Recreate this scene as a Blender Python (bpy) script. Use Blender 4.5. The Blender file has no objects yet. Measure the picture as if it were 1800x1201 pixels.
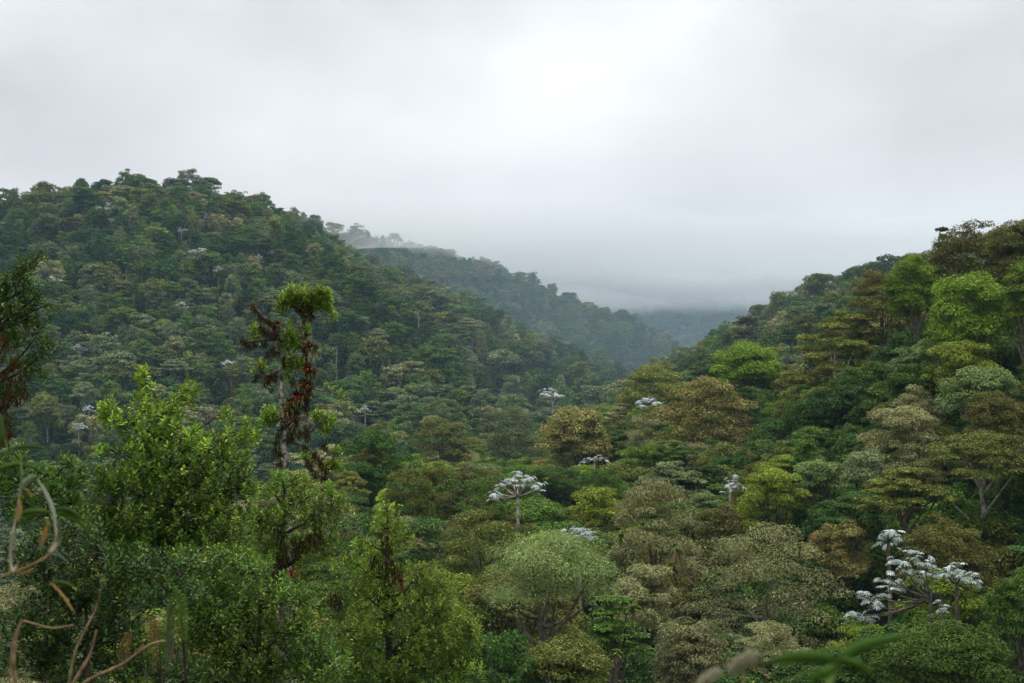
import bpy, math, random
import numpy as np
from mathutils import Vector, Matrix

# ------------------------------------------------------------------ camera, sky, sun, exposure
scene = bpy.context.scene
FPX, CX, CY, HORIZON = 2472.0, 900.0, 600.5, 720.0       # photo pixels (1800 x 1201)
PITCH = math.atan((HORIZON - CY) / FPX)
cam = bpy.data.cameras.new('camera')
cam.sensor_width = 36.0
cam.lens = 36.0 * FPX / 1800.0
cam.clip_start, cam.clip_end = 0.1, 9000.0
cam.dof.use_dof = True
cam.dof.focus_distance = 70.0
cam.dof.aperture_fstop = 7.0
cam_o = bpy.data.objects.new('camera', cam)
scene.collection.objects.link(cam_o)
cam_o.rotation_euler = (math.pi / 2 + PITCH, 0, 0)
scene.camera = cam_o

SUN_EL, SUN_AZ = math.radians(70), math.radians(25)       # azimuth from +Y towards +X
world = bpy.data.worlds.new('World')
scene.world = world
world.use_nodes = True
nt = world.node_tree
nt.nodes.clear()
def N(t, **kw):
    n = nt.nodes.new(t)
    for k, v in kw.items():
        setattr(n, k, v)
    return n
def LK(a, b): nt.links.new(a, b)
out = N('ShaderNodeOutputWorld'); bg = N('ShaderNodeBackground'); bg.inputs['Strength'].default_value = 0.1
sky = N('ShaderNodeTexSky', sky_type='NISHITA', sun_disc=False)
sky.sun_elevation, sky.sun_rotation = SUN_EL, SUN_AZ
sky.air_density, sky.dust_density = 1.0, 2.0
tc = N('ShaderNodeTexCoord'); sep = N('ShaderNodeSeparateXYZ'); LK(tc.outputs['Generated'], sep.inputs[0])
# overcast: brighter towards the zenith (1 + 2 sin e), broken by very soft cloud patches
mx = N('ShaderNodeMath', operation='MAXIMUM'); LK(sep.outputs['Z'], mx.inputs[0]); mx.inputs[1].default_value = 0.0
cie = N('ShaderNodeMath', operation='MULTIPLY_ADD'); LK(mx.outputs[0], cie.inputs[0]); cie.inputs[1].default_value = 2.5; cie.inputs[2].default_value = 1.0
mp = N('ShaderNodeMapping'); LK(tc.outputs['Generated'], mp.inputs['Vector'])
mp.inputs['Location'].default_value = (-7.04, 7.197, 0.182); mp.inputs['Scale'].default_value = (1.0, 1.0, 2.0)
nz = N('ShaderNodeTexNoise'); LK(mp.outputs[0], nz.inputs['Vector'])
nz.inputs['Scale'].default_value = 3.2; nz.inputs['Detail'].default_value = 4.0; nz.inputs['Roughness'].default_value = 0.46
mr = N('ShaderNodeMapRange'); LK(nz.outputs['Fac'], mr.inputs['Value'])
mr.inputs['From Min'].default_value = 0.3; mr.inputs['From Max'].default_value = 0.7
mr.inputs['To Min'].default_value = 0.52; mr.inputs['To Max'].default_value = 1.17
mul = N('ShaderNodeMath', operation='MULTIPLY'); LK(cie.outputs[0], mul.inputs[0]); LK(mr.outputs[0], mul.inputs[1])
cc = N('ShaderNodeVectorMath', operation='SCALE'); cc.inputs[0].default_value = (5.0, 5.1, 5.3); LK(mul.outputs[0], cc.inputs['Scale'])
mixw = N('ShaderNodeMix', data_type='RGBA'); mixw.inputs[0].default_value = 0.95
LK(sky.outputs[0], mixw.inputs[6]); LK(cc.outputs[0], mixw.inputs[7])
LK(mixw.outputs[2], bg.inputs['Color']); LK(bg.outputs[0], out.inputs['Surface'])

sun = bpy.data.lights.new('sun', 'SUN')
sun.energy, sun.angle, sun.color = 1.5, math.radians(24), (1.0, 0.96, 0.88)
sun_o = bpy.data.objects.new('sun', sun)
scene.collection.objects.link(sun_o)
sd = Vector((math.cos(SUN_EL) * math.sin(SUN_AZ), math.cos(SUN_EL) * math.cos(SUN_AZ), math.sin(SUN_EL)))
sun_o.rotation_euler = sd.to_track_quat('Z', 'Y').to_euler()

vs = scene.view_settings
vs.view_transform, vs.look, vs.exposure, vs.gamma = 'Standard', 'None', 0.42, 1.0
vs.use_curve_mapping = False
scene.render.engine = 'CYCLES'
cy = scene.cycles
cy.max_bounces, cy.diffuse_bounces, cy.glossy_bounces, cy.transmission_bounces = 7, 2, 1, 2
cy.volume_bounces, cy.transparent_max_bounces = 6, 4
cy.use_denoising = True
cy.denoising_prefilter = 'ACCURATE'
cy.use_adaptive_sampling = False
cy.caustics_reflective = cy.caustics_refractive = False

# ------------------------------------------------------------------ helpers
C = scene.collection
rng = np.random.default_rng(7)
f32 = np.float32
cp, sp = math.cos(PITCH), math.sin(PITCH)
def P(px, py, d):
    """World point on the ray of a photo pixel, at ground depth y = d."""
    a, b = (px - CX) / FPX, (CY - py) / FPX
    y, z = cp - b * sp, sp + b * cp
    return np.array([a * d / y, d, z * d / y])
def proj(p):
    p = np.asarray(p, float)
    x, y, z = p[..., 0], p[..., 1], p[..., 2]
    dep = y * cp + z * sp
    up = -y * sp + z * cp
    return CX + FPX * x / dep, CY - FPX * up / dep
def unit(v): return v / np.maximum(np.linalg.norm(v, axis=-1, keepdims=True), 1e-9)

_tab = np.random.default_rng(3).random((256, 256))
def vnoise(x, y):
    xi, yi = np.floor(x).astype(int), np.floor(y).astype(int)
    fx, fy = x - xi, y - yi
    fx, fy = fx * fx * (3 - 2 * fx), fy * fy * (3 - 2 * fy)
    g = lambda i, j: _tab[i & 255, j & 255]
    return (g(xi, yi) * (1 - fx) + g(xi + 1, yi) * fx) * (1 - fy) + (g(xi, yi + 1) * (1 - fx) + g(xi + 1, yi + 1) * fx) * fy - 0.5

class MB:
    """Collects quads; build() links them as one mesh object."""
    def __init__(s): s.v, s.f, s.lv, s.n = [], [], [], 0
    def add(s, v, f, lv=None):
        v = np.asarray(v, f32).reshape(-1, 3); f = np.asarray(f, np.int32).reshape(-1, 4)
        s.v.append(v); s.f.append(f + s.n); s.n += len(v)
        s.lv.append(np.full(len(v), 0.5, f32) if lv is None else np.asarray(lv, f32))
    def tube(s, pts, rad, k=6):
        pts = np.asarray(pts, float); n = len(pts)
        rad = np.broadcast_to(np.asarray(rad, float), (n,))
        t = unit(np.gradient(pts, axis=0))
        ref = np.array([0.31, 0.92, 0.2]); ref = ref if abs(t[0] @ unit(ref)) < .9 else np.array([1., 0, 0])
        a = unit(np.cross(t, ref)); b = np.cross(t, a)
        an = np.arange(k) * 2 * math.pi / k
        v = pts[:, None] + rad[:, None, None] * (np.cos(an)[None, :, None] * a[:, None] + np.sin(an)[None, :, None] * b[:, None])
        i, j = np.meshgrid(np.arange(n - 1), np.arange(k), indexing='ij')
        j2 = (j + 1) % k
        f = np.stack([i * k + j, i * k + j2, (i + 1) * k + j2, (i + 1) * k + j], -1)
        s.add(v, f, np.repeat(np.linspace(0, 1, n), k))
    def leaves(s, pos, nor, ax, L, W, fold=0.12, lv=None, fine=False):
        pos = np.asarray(pos, float); n = len(pos)
        if n == 0: return
        L = np.broadcast_to(L, (n,))[:, None]; W = np.broadcast_to(W, (n,))[:, None]
        nor = unit(nor); ax = unit(ax - (ax * nor).sum(-1, keepdims=True) * nor)
        sd_ = np.cross(nor, ax)
        if lv is None: lv = rng.random(n)
        if not fine:
            v = np.stack([pos, pos + ax * L * .55 + sd_ * W * .5 + nor * L * fold, pos + ax * L, pos + ax * L * .55 - sd_ * W * .5 + nor * L * fold], 1)
            s.add(v, np.arange(n * 4).reshape(n, 4), np.repeat(lv, 4))
        else:
            up = nor * L * fold; dr = nor * L * -.12
            v = np.stack([pos, pos + ax * L * .38 + sd_ * W * .38 + up, pos + ax * L * .76 + sd_ * W * .44 + up + dr * .5, pos + ax * L + dr,
                          pos + ax * L * .76 - sd_ * W * .44 + up + dr * .5, pos + ax * L * .38 - sd_ * W * .38 + up], 1)
            b = (np.arange(n) * 6)[:, None]
            s.add(v, np.concatenate([b + [0, 1, 2, 3], b + [0, 3, 4, 5]]), np.repeat(lv, 6))
    def mesh(s, name, mat):
        me = bpy.data.meshes.new(name)
        v = np.concatenate(s.v); f = np.concatenate(s.f); lv = np.concatenate(s.lv)
        me.vertices.add(len(v)); me.vertices.foreach_set('co', v.ravel())
        me.loops.add(f.size); me.loops.foreach_set('vertex_index', f.ravel())
        me.polygons.add(len(f)); me.polygons.foreach_set('loop_start', np.arange(0, f.size, 4, dtype=np.int32))
        a = me.attributes.new('lv', 'FLOAT', 'POINT'); a.data.foreach_set('value', lv.astype(f32))
        if mat: me.materials.append(mat)
        me.update(calc_edges=True)
        return me
    def build(s, name, mat, parent=None, smooth=False):
        me = s.mesh(name, mat)
        if smooth: me.polygons.foreach_set('use_smooth', np.ones(len(me.polygons), bool))
        return link(name, me, parent)
def link(name, me, parent=None, mat=None):
    o = bpy.data.objects.new(name, me); C.objects.link(o)
    if parent: o.parent = parent
    if mat:
        o.material_slots[0].link = 'OBJECT'; o.material_slots[0].material = mat
    return o
def thing(name, label, cat, loc=(0, 0, 0), group=None):
    o = bpy.data.objects.new(name, None); C.objects.link(o)
    o.empty_display_size = 0.5
    o.location = [float(q) for q in loc]
    tag(o, label, cat, group)
    return o
def tag(o, label=None, cat=None, group=None, kind=None):
    for k, v in (('label', label), ('category', cat), ('group', group), ('kind', kind)):
        if v: o[k] = v
    return o

# ------------------------------------------------------------------ materials
def mat_nodes(name):
    m = bpy.data.materials.new(name); m.use_nodes = True
    m.node_tree.nodes.clear(); return m, m.node_tree
def foliage(name, c0, c1, tips=None, tip_amount=0.0, rough=0.6, trans=0.22, gloss=0.09):
    """Leaf material: colour runs c0..c1 leaf by leaf, shifted a little from plant to plant; a share of tips in another colour."""
    m, t = mat_nodes(name)
    def n(ty, **kw):
        q = t.nodes.new(ty)
        for k, v in kw.items(): setattr(q, k, v)
        return q
    l = t.links.new
    at = n('ShaderNodeAttribute', attribute_name='lv')
    oi = n('ShaderNodeObjectInfo')
    mixc = n('ShaderNodeMix', data_type='RGBA'); mixc.inputs[6].default_value = (*c0, 1); mixc.inputs[7].default_value = (*c1, 1)
    l(at.outputs['Fac'], mixc.inputs[0])
    col = mixc.outputs[2]
    if tips:
        st = n('ShaderNodeMapRange'); st.interpolation_type = 'SMOOTHSTEP'
        st.inputs['From Min'].default_value = 1 - tip_amount - .05; st.inputs['From Max'].default_value = 1 - tip_amount + .05
        wn = n('ShaderNodeMath', operation='MULTIPLY'); wn.inputs[1].default_value = 57.31; l(at.outputs['Fac'], wn.inputs[0])
        fr = n('ShaderNodeMath', operation='FRACT'); l(wn.outputs[0], fr.inputs[0]); l(fr.outputs[0], st.inputs['Value'])
        m2 = n('ShaderNodeMix', data_type='RGBA'); m2.inputs[7].default_value = (*tips, 1)
        l(st.outputs[0], m2.inputs[0]); l(col, m2.inputs[6]); col = m2.outputs[2]
    hs = n('ShaderNodeHueSaturation')
    a = n('ShaderNodeMapRange'); a.inputs['To Min'].default_value = 0.491; a.inputs['To Max'].default_value = 0.509
    l(oi.outputs['Random'], a.inputs['Value']); l(a.outputs[0], hs.inputs['Hue'])
    b = n('ShaderNodeMath', operation='MULTIPLY'); b.inputs[1].default_value = 13.7; l(oi.outputs['Random'], b.inputs[0])
    b2 = n('ShaderNodeMath', operation='FRACT'); l(b.outputs[0], b2.inputs[0])
    b3 = n('ShaderNodeMapRange'); b3.inputs['To Min'].default_value = 0.72; b3.inputs['To Max'].default_value = 1.25
    tco = n('ShaderNodeTexCoord'); pn = n('ShaderNodeTexNoise'); pn.inputs['Scale'].default_value = .55; pn.inputs['Detail'].default_value = 1.0
    l(tco.outputs['Object'], pn.inputs['Vector'])
    pv = n('ShaderNodeMapRange'); pv.inputs['From Min'].default_value = .3; pv.inputs['From Max'].default_value = .7; pv.inputs['To Min'].default_value = .74; pv.inputs['To Max'].default_value = 1.24
    l(pn.outputs['Fac'], pv.inputs['Value'])
    l(b2.outputs[0], b3.inputs['Value']); pm = n('ShaderNodeMath', operation='MULTIPLY'); l(b3.outputs[0], pm.inputs[0]); l(pv.outputs[0], pm.inputs[1]); l(pm.outputs[0], hs.inputs['Value'])
    ph = n('ShaderNodeMath', operation='MULTIPLY_ADD'); ph.inputs[1].default_value = .05; l(pn.outputs['Fac'], ph.inputs[0])
    pa = n('ShaderNodeMath', operation='ADD'); pa.inputs[1].default_value = -.025; l(a.outputs[0], pa.inputs[0]); l(pa.outputs[0], ph.inputs[2]); l(ph.outputs[0], hs.inputs['Hue'])
    l(col, hs.inputs['Color'])
    pr = n('ShaderNodeBsdfPrincipled'); pr.inputs['Roughness'].default_value = rough; pr.inputs['Specular IOR Level'].default_value = gloss
    l(hs.outputs[0], pr.inputs['Base Color'])
    tr = n('ShaderNodeBsdfTranslucent'); l(hs.outputs[0], tr.inputs['Color'])
    mixs = n('ShaderNodeMixShader'); mixs.inputs[0].default_value = trans
    l(pr.outputs[0], mixs.inputs[1]); l(tr.outputs[0], mixs.inputs[2])
    o = n('ShaderNodeOutputMaterial'); l(mixs.outputs[0], o.inputs['Surface'])
    return m
def mottled(name, c0, c1, scale, rough=0.85, detail=6, bump=0.4, lo=.35, hi=.65):
    m, t = mat_nodes(name); n = t.nodes.new; l = t.links.new
    co = n('ShaderNodeTexCoord'); nz_ = n('ShaderNodeTexNoise'); nz_.inputs['Scale'].default_value = scale; nz_.inputs['Detail'].default_value = detail
    l(co.outputs['Object'], nz_.inputs['Vector'])
    r = n('ShaderNodeMapRange'); r.inputs['From Min'].default_value = lo; r.inputs['From Max'].default_value = hi; l(nz_.outputs['Fac'], r.inputs['Value'])
    x = n('ShaderNodeMix'); x.data_type = 'RGBA'; x.inputs[6].default_value = (*c0, 1); x.inputs[7].default_value = (*c1, 1); l(r.outputs[0], x.inputs[0])
    p = n('ShaderNodeBsdfPrincipled'); p.inputs['Roughness'].default_value = rough; p.inputs['Specular IOR Level'].default_value = 0.2
    l(x.outputs[2], p.inputs['Base Color'])
    bp = n('ShaderNodeBump'); bp.inputs['Strength'].default_value = bump; bp.inputs['Distance'].default_value = 0.05
    l(nz_.outputs['Fac'], bp.inputs['Height']); l(bp.outputs[0], p.inputs['Normal'])
    o = n('ShaderNodeOutputMaterial'); l(p.outputs[0], o.inputs['Surface'])
    return m
# foliage colours of the hillside trees: key -> (material, word used in labels)
FOL = {
    'dark':   (foliage('leaf_dark_green', (.020, .056, .009), (.07, .145, .02), tips=(.13, .20, .03), tip_amount=.06), 'dark green'),
    'mid':    (foliage('leaf_green', (.038, .09, .011), (.14, .235, .03), tips=(.22, .30, .05), tip_amount=.08), 'green'),
    'bright': (foliage('leaf_bright_green', (.07, .14, .008), (.235, .335, .022), tips=(.36, .42, .05), tip_amount=.10), 'bright green'),
    'yellow': (foliage('leaf_yellow_green', (.10, .17, .014), (.33, .40, .04), tips=(.45, .46, .07), tip_amount=.10), 'yellow-green'),
    'grey':   (foliage('leaf_grey_green', (.065, .105, .036), (.23, .28, .115), tips=(.34, .36, .18), tip_amount=.08), 'grey-green'),
    'glauc':  (foliage('leaf_sea_green', (.075, .13, .034), (.25, .32, .10), tips=(.36, .41, .15), tip_amount=.08), 'pale sea-green'),
    'olive':  (foliage('leaf_olive', (.06, .085, .012), (.23, .255, .045), tips=(.36, .34, .08), tip_amount=.10), 'olive'),
    'beige':  (foliage('leaf_pale_olive', (.09, .105, .03), (.38, .385, .165), tips=(.47, .41, .17), tip_amount=.12), 'pale olive'),
    'brown':  (foliage('leaf_brown_olive', (.06, .07, .011), (.19, .19, .034), tips=(.28, .21, .06), tip_amount=.12), 'brownish olive'),
    'orange': (foliage('leaf_rusty', (.09, .11, .024), (.28, .285, .08), tips=(.48, .31, .10), tip_amount=.24), 'rusty brown'),
}
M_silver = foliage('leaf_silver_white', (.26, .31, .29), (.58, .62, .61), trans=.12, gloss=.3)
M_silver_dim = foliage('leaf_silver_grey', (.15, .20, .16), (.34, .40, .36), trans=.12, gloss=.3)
M_bark = mottled('bark', (.05, .04, .028), (.17, .145, .11), 3.0)
M_bark_dark = mottled('bark_dark', (.02, .016, .01), (.075, .06, .042), 6.0)
M_bark_pale = mottled('bark_pale', (.15, .13, .105), (.46, .43, .38), 2.2)
M_lichen = mottled('bark_lichen', (.05, .042, .028), (.40, .38, .31), 7.0, lo=.40, hi=.64)
M_moss = foliage('moss_brown', (.03, .019, .008), (.11, .068, .026), trans=.1, gloss=.05, rough=.9)
M_moss_gold = foliage('hanging_moss_rust', (.03, .018, .006), (.16, .075, .014), trans=.25, gloss=.05, rough=.9)
M_ground = mottled('forest_floor', (.006, .010, .003), (.018, .026, .008), 0.6, rough=1.0)
M_vine = FOL['dark'][0]

# ------------------------------------------------------------------ terrain
CAN = 15.0                                                # canopy height taken off the ridge lines seen in the photograph
def crest(pts, can=CAN):
    q = np.array([P(*p) for p in pts]); q[:, 2] -= can; return q
RIDGES = [   # (crest, slope, rounding)
    (crest([(-900, 420, 930), (-500, 375, 930), (-150, 360, 900), (60, 356, 870), (200, 356, 855), (260, 345, 852), (325, 348, 850), (430, 424, 800), (520, 488, 745),
            (610, 575, 680), (720, 680, 600), (810, 760, 530), (870, 820, 475)]), .43, 25),
    (crest([(250, 430, 1250), (420, 400, 1120), (520, 395, 1060), (600, 415, 1060), (700, 438, 1090), (800, 463, 1120), (900, 503, 1150), (1000, 541, 1120), (1090, 582, 1080),
            (1200, 635, 1000), (1270, 680, 930)]), .5, 20),
    (crest([(700, 380, 2000), (950, 440, 1850), (1150, 480, 1780), (1400, 500, 1700), (1750, 500, 1600), (2300, 490, 1500)]), .5, 40),
    (crest([(2700, 150, 520), (2100, 290, 560), (1800, 385, 590), (1620, 450, 630), (1500, 515, 655), (1420, 562, 680), (1300, 622, 720), (1200, 664, 760), (1090, 700, 780)]), .5, 18),
    (crest([(2600, 120, 150), (2100, 300, 152), (1900, 370, 160), (1760, 425, 172), (1650, 452, 190), (1560, 515, 212), (1450, 580, 238), (1370, 620, 258), (1250, 652, 290),
            (1150, 672, 312), (970, 735, 345), (840, 760, 390), (700, 790, 420), (540, 850, 430), (300, 960, 440)], 17.5), .36, 12),
    (crest([(1900, 520, 148), (1700, 600, 150), (1500, 740, 142), (1330, 910, 122), (1150, 870, 130), (980, 965, 104), (860, 1080, 100)], 13), .42, 8),
]
VALLEY = -64.0
def seg_height(x, y, crest_pts, slope, w):
    h = np.full(x.shape, -1e4)
    for a, b in zip(crest_pts[:-1], crest_pts[1:]):
        ab = b[:2] - a[:2]
        t = np.clip(((x - a[0]) * ab[0] + (y - a[1]) * ab[1]) / (ab @ ab), 0, 1)
        dx, dy = x - a[0] - t * ab[0], y - a[1] - t * ab[1]
        h = np.maximum(h, a[2] + t * (b[2] - a[2]) - slope * (np.sqrt(dx * dx + dy * dy + w * w) - w))
    return h
def height(x, y):
    x, y = np.atleast_1d(np.asarray(x, float)), np.atleast_1d(np.asarray(y, float))
    hs = [seg_height(x, y, *r) for r in RIDGES]
    r = np.sqrt(x * x + (y * np.where(y < 0, .6, 1)) ** 2)
    near = -1.62 - .1 * np.minimum(r, 11) - .5 * np.maximum(r - 11, 0)
    near = np.where(y < -6, np.maximum(near, -2.3 + .35 * (-y - 6)), near)
    hs += [np.minimum(near, 40.0), np.full(x.shape, VALLEY)]
    hs = np.stack(hs); m = hs.max(0); k = 1.6
    z = m + k * np.log(np.exp((hs - m) / k).sum(0)) * np.clip((r - 15) / 60, 0, 1)
    am = np.clip((r - 60) / 300, 0, 1)
    z = z + am * (18 * vnoise(x / 120 + 9.3, y / 120 + 4.1) + 7 * vnoise(x / 48 + 1.3, y / 48) ) + np.clip((r - 20) / 60, 0, 1) * 2.2 * vnoise(x / 15, y / 15)
    if len(FIX):                                          # settle the slope under the trees that are picked out
        near_ = (y > 60) & (y < 460) & (np.abs(x) < 300)
        if near_.any():
            xx, yy = x[near_], y[near_]
            w = np.exp(-((xx[:, None] - FIX[:, 0]) ** 2 + (yy[:, None] - FIX[:, 1]) ** 2) / (2 * FIX[:, 3] ** 2))
            z = np.array(z); z[near_] += (w * FIX[:, 2]).sum(1) / (w.sum(1) + .12)
    return z
FIX = np.zeros((0, 4))
def height1(x, y): return float(height(x, y)[0])
def build_terrain():
    na = 260
    front = np.linspace(-42, 42, 190); back = np.linspace(42, 318, 72)[1:-1]
    ang = np.radians(np.concatenate([front, back]))
    rad = np.concatenate([[0.0], np.geomspace(1.2, 3600, 210)])
    A, R = np.meshgrid(ang, rad)
    x, y = R * np.sin(A), R * np.cos(A)
    z = height(x, y)
    n, k = len(rad), len(ang)
    i, j = np.meshgrid(np.arange(n - 1), np.arange(k), indexing='ij'); j2 = (j + 1) % k
    mb = MB(); mb.add(np.stack([x, y, z], -1), np.stack([i * k + j, i * k + j2, (i + 1) * k + j2, (i + 1) * k + j], -1))
    o = mb.build('ground', M_ground, smooth=True); o['kind'] = 'structure'
    tag(o, 'dark forest floor covering the slopes and valley')

# ------------------------------------------------------------------ tree generator
def sphere_dirs(n, zmin=-1.0):
    z = rng.uniform(zmin, 1, n); a = rng.uniform(0, 2 * math.pi, n); r = np.sqrt(np.maximum(0, 1 - z * z))
    return np.stack([r * np.cos(a), r * np.sin(a), z], -1)
def clumps_for(kind, R, H, Hc):
    """Centres, radii and flatness of the leaf clumps that make up a crown."""
    b = H - Hc
    if kind == 'dome':
        n = 84; i = np.arange(n) + .5
        z = 1 - i / n * 1.25; a = i * 2.39996 + rng.uniform(0, 6); r = np.sqrt(np.maximum(0, 1 - z * z))
        rc = R * rng.uniform(.12, .235, n); fl = np.full(n, .5)
        s = rng.uniform(.66, .98, n)
        c = np.stack([r * np.cos(a) * (R - rc * .8) * s / .9, r * np.sin(a) * (R - rc * .8) * s / .9, b + np.maximum(z, -.28) * (Hc - rc * .55) * s / .93 + rng.normal(0, .03, n) * Hc], -1)
    elif kind == 'umbrella':
        n = 46; r = np.sqrt((np.arange(n) + .4) / n); a = np.arange(n) * 2.39996 + rng.uniform(0, 6)
        rc = R * rng.uniform(.14, .26, n); fl = np.full(n, .32)
        zz = 1 - .62 * r ** 2 - rng.uniform(0, .26, n) * (rng.random(n) < .6)
        c = np.stack([r * np.cos(a) * (R - rc * .7), r * np.sin(a) * (R - rc * .7), b + Hc * (zz - .08)], -1)
    elif kind == 'tall':
        n = 52; t = rng.uniform(0, 1, n); a = rng.uniform(0, 6.28, n)
        env = R * (.55 + .45 * np.sin(np.pi * (t * .8 + .15)))
        rc = R * rng.uniform(.19, .34, n); fl = np.full(n, .55); r = env * np.sqrt(rng.uniform(.2, 1, n)) - rc * .4
        c = np.stack([r * np.cos(a), r * np.sin(a), b + Hc * (.1 + .85 * t) - rc * .4], -1)
    elif kind == 'tiered':
        n = 34; lev = rng.integers(0, 5, n); t = lev / 4
        a = rng.uniform(0, 6.28, n); rr = R * (1 - .55 * t)
        rc = R * rng.uniform(.2, .32, n); fl = np.full(n, .26); r = (rr - rc * .6) * np.sqrt(rng.uniform(.1, 1, n))
        c = np.stack([r * np.cos(a), r * np.sin(a), b + Hc * (.12 + .82 * t) + rng.normal(0, .02 * Hc, n)], -1)
    else:                                                   # round, irregular
        n = 60; u = sphere_dirs(n, -.6)
        rc = R * rng.uniform(.15, .29, n); fl = np.full(n, .58)
        s = rng.uniform(.6, 1.0, n)[:, None] ** .6
        c = u * s * np.stack([R - rc * .7, R - rc * .7, (Hc * .5 - rc * .4)], -1); c[:, 2] += b + Hc * .5
        lob = 1 + .3 * np.sin(np.arctan2(c[:, 1], c[:, 0]) * 2 + rng.uniform(0, 6))
        c[:, :2] *= lob[:, None] * .9
    return c, rc, fl
def crown_mb(kind, R, H, Hc, L, style='plain', cap=27000, vines=0, cover=2.0, open_=0.0, irr=.13, big=1.0):
    c, rc, fl = clumps_for(kind, R, H, Hc)
    rc = rc * (big if kind in ('dome', 'round') else 1)
    if open_ > 0:
        keep = rng.random(len(c)) > open_; c, rc, fl = c[keep], rc[keep], fl[keep]
    th_ = np.arctan2(c[:, 1], c[:, 0]); p1, p2, p3 = rng.uniform(0, 6.28, 3)     # uneven outline
    c[:, :2] *= (1 + irr * np.sin(2 * th_ + p1) + .6 * irr * np.sin(3 * th_ + p2))[:, None]
    c[:, 2] += .45 * irr * Hc * np.sin(2 * th_ + p3) * np.hypot(c[:, 0], c[:, 1]) / R
    Wf = {'plain': .5, 'broad': .62, 'long': .34}[style]
    area = math.pi * R * (R + Hc)
    n = int(min(cap, cover * area / (.5 * Wf * L * L)))
    w = rc ** 2 / (rc ** 2).sum()
    k = rng.choice(len(c), n, p=w)
    u = sphere_dirs(n, {'dome': -.2, 'umbrella': .0, 'round': -.15, 'tall': -.15, 'tiered': .05}[kind])
    # bumpy clumps: finer sprigs on each clump
    ph = np.sin(u[:, 0] * 7 + k * 1.7) * np.sin(u[:, 1] * 7 + k) * np.sin(u[:, 2] * 6 + k * .6)
    sh = 1 + .20 * ph - np.abs(rng.normal(0, .08, n))
    sh = np.where(rng.random(n) < .10, rng.uniform(.4, .85, n), sh)
    sh = np.where(rng.random(n) < .04, rng.uniform(1.0, 1.35, n), sh)            # stray sprigs
    sc = np.stack([np.ones(n), np.ones(n), fl[k]], -1) * rc[k][:, None]
    pos = c[k] + u * sc * sh[:, None]
    nor = unit(unit(u / np.stack([np.ones(n), np.ones(n), fl[k]], -1)) + np.array([0, 0, .55]) + rng.normal(0, .42, (n, 3)))
    ax = u * np.array([1, 1, .2]) + np.array([0, 0, -.15]) + rng.normal(0, .55, (n, 3))
    mb = MB()
    lk = rng.random(len(c))
    lv = np.clip(.55 * rng.random(n) + .45 * lk[k] + .12 * ph, 0, 1)
    mb.leaves(pos, nor, ax, L * rng.uniform(.7, 1.25, n), L * Wf * rng.uniform(.8, 1.2, n), lv=lv)
    if vines:
        low = np.argsort(c[:, 2])[:max(4, len(c) // 2)]
        for _ in range(vines):
            q = rng.choice(low); a = rng.uniform(0, 6.28)
            top = c[q] + np.array([math.cos(a) * rc[q] * .8, math.sin(a) * rc[q] * .8, 0]); ln = rng.uniform(.15, .5) * H
            m = int(ln / L * 5); t = rng.random(m); wd = rng.uniform(.2, .5)
            pp = top + np.stack([rng.normal(0, wd, m) * (1.1 - t * .6), rng.normal(0, wd, m) * (1.1 - t * .6), -t * ln], -1)
            pp[:, 2] = np.maximum(pp[:, 2], .5)
            nn = np.stack([rng.normal(math.cos(a), .5, m), rng.normal(math.sin(a), .5, m), rng.normal(.3, .3, m)], -1)
            mb.leaves(pp, nn, np.tile([0, 0, -1.], (m, 1)) + rng.normal(0, .35, (m, 3)), L * .9, L * .45, lv=rng.random(m) * .6)
    return mb, c, rc
def limb_path(a, b, sag=.12, n=6):
    t = np.linspace(0, 1, n)[:, None]; mid = a * .5 + b * .5; mid = mid + np.array([0, 0, -sag * np.linalg.norm(b - a)]) + rng.normal(0, .06, 3) * np.linalg.norm(b - a)
    return (1 - t) ** 2 * a + 2 * t * (1 - t) * mid + t ** 2 * b
def trunk_mb(c, R, H, Hc, r0, nl=9, fork=None, k=6):
    """Trunk and limbs grown together; limbs run out to the leaf clumps."""
    mb = MB()
    zf = (H - Hc) * .92 if fork is None else fork
    lean = rng.normal(0, .03, 2) * H
    t = np.linspace(0, 1, 7)
    top = np.array([lean[0], lean[1], zf + Hc * .35])
    pts = np.stack([lean[0] * t ** 1.5, lean[1] * t ** 1.5, -1.2 + (top[2] + 1.2) * t], -1)
    pts[1:-1, :2] += rng.normal(0, .012 * H, (5, 2))
    mb.tube(pts, r0 * (1 - .62 * t) * np.where(t == 0, 1.5, 1), k)
    for q in rng.permutation(len(c))[:nl]:
        tt = rng.uniform(.5, .95); i = tt * 6; i0 = int(i); s = pts[i0] * (1 - (i - i0)) + pts[min(6, i0 + 1)] * (i - i0)
        if s[2] > c[q][2]: s = pts[3].copy()
        path = limb_path(s, c[q], .1)
        mb.tube(path, r0 * .42 * np.linspace(1, .28, len(path)), 5)
    return mb

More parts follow.
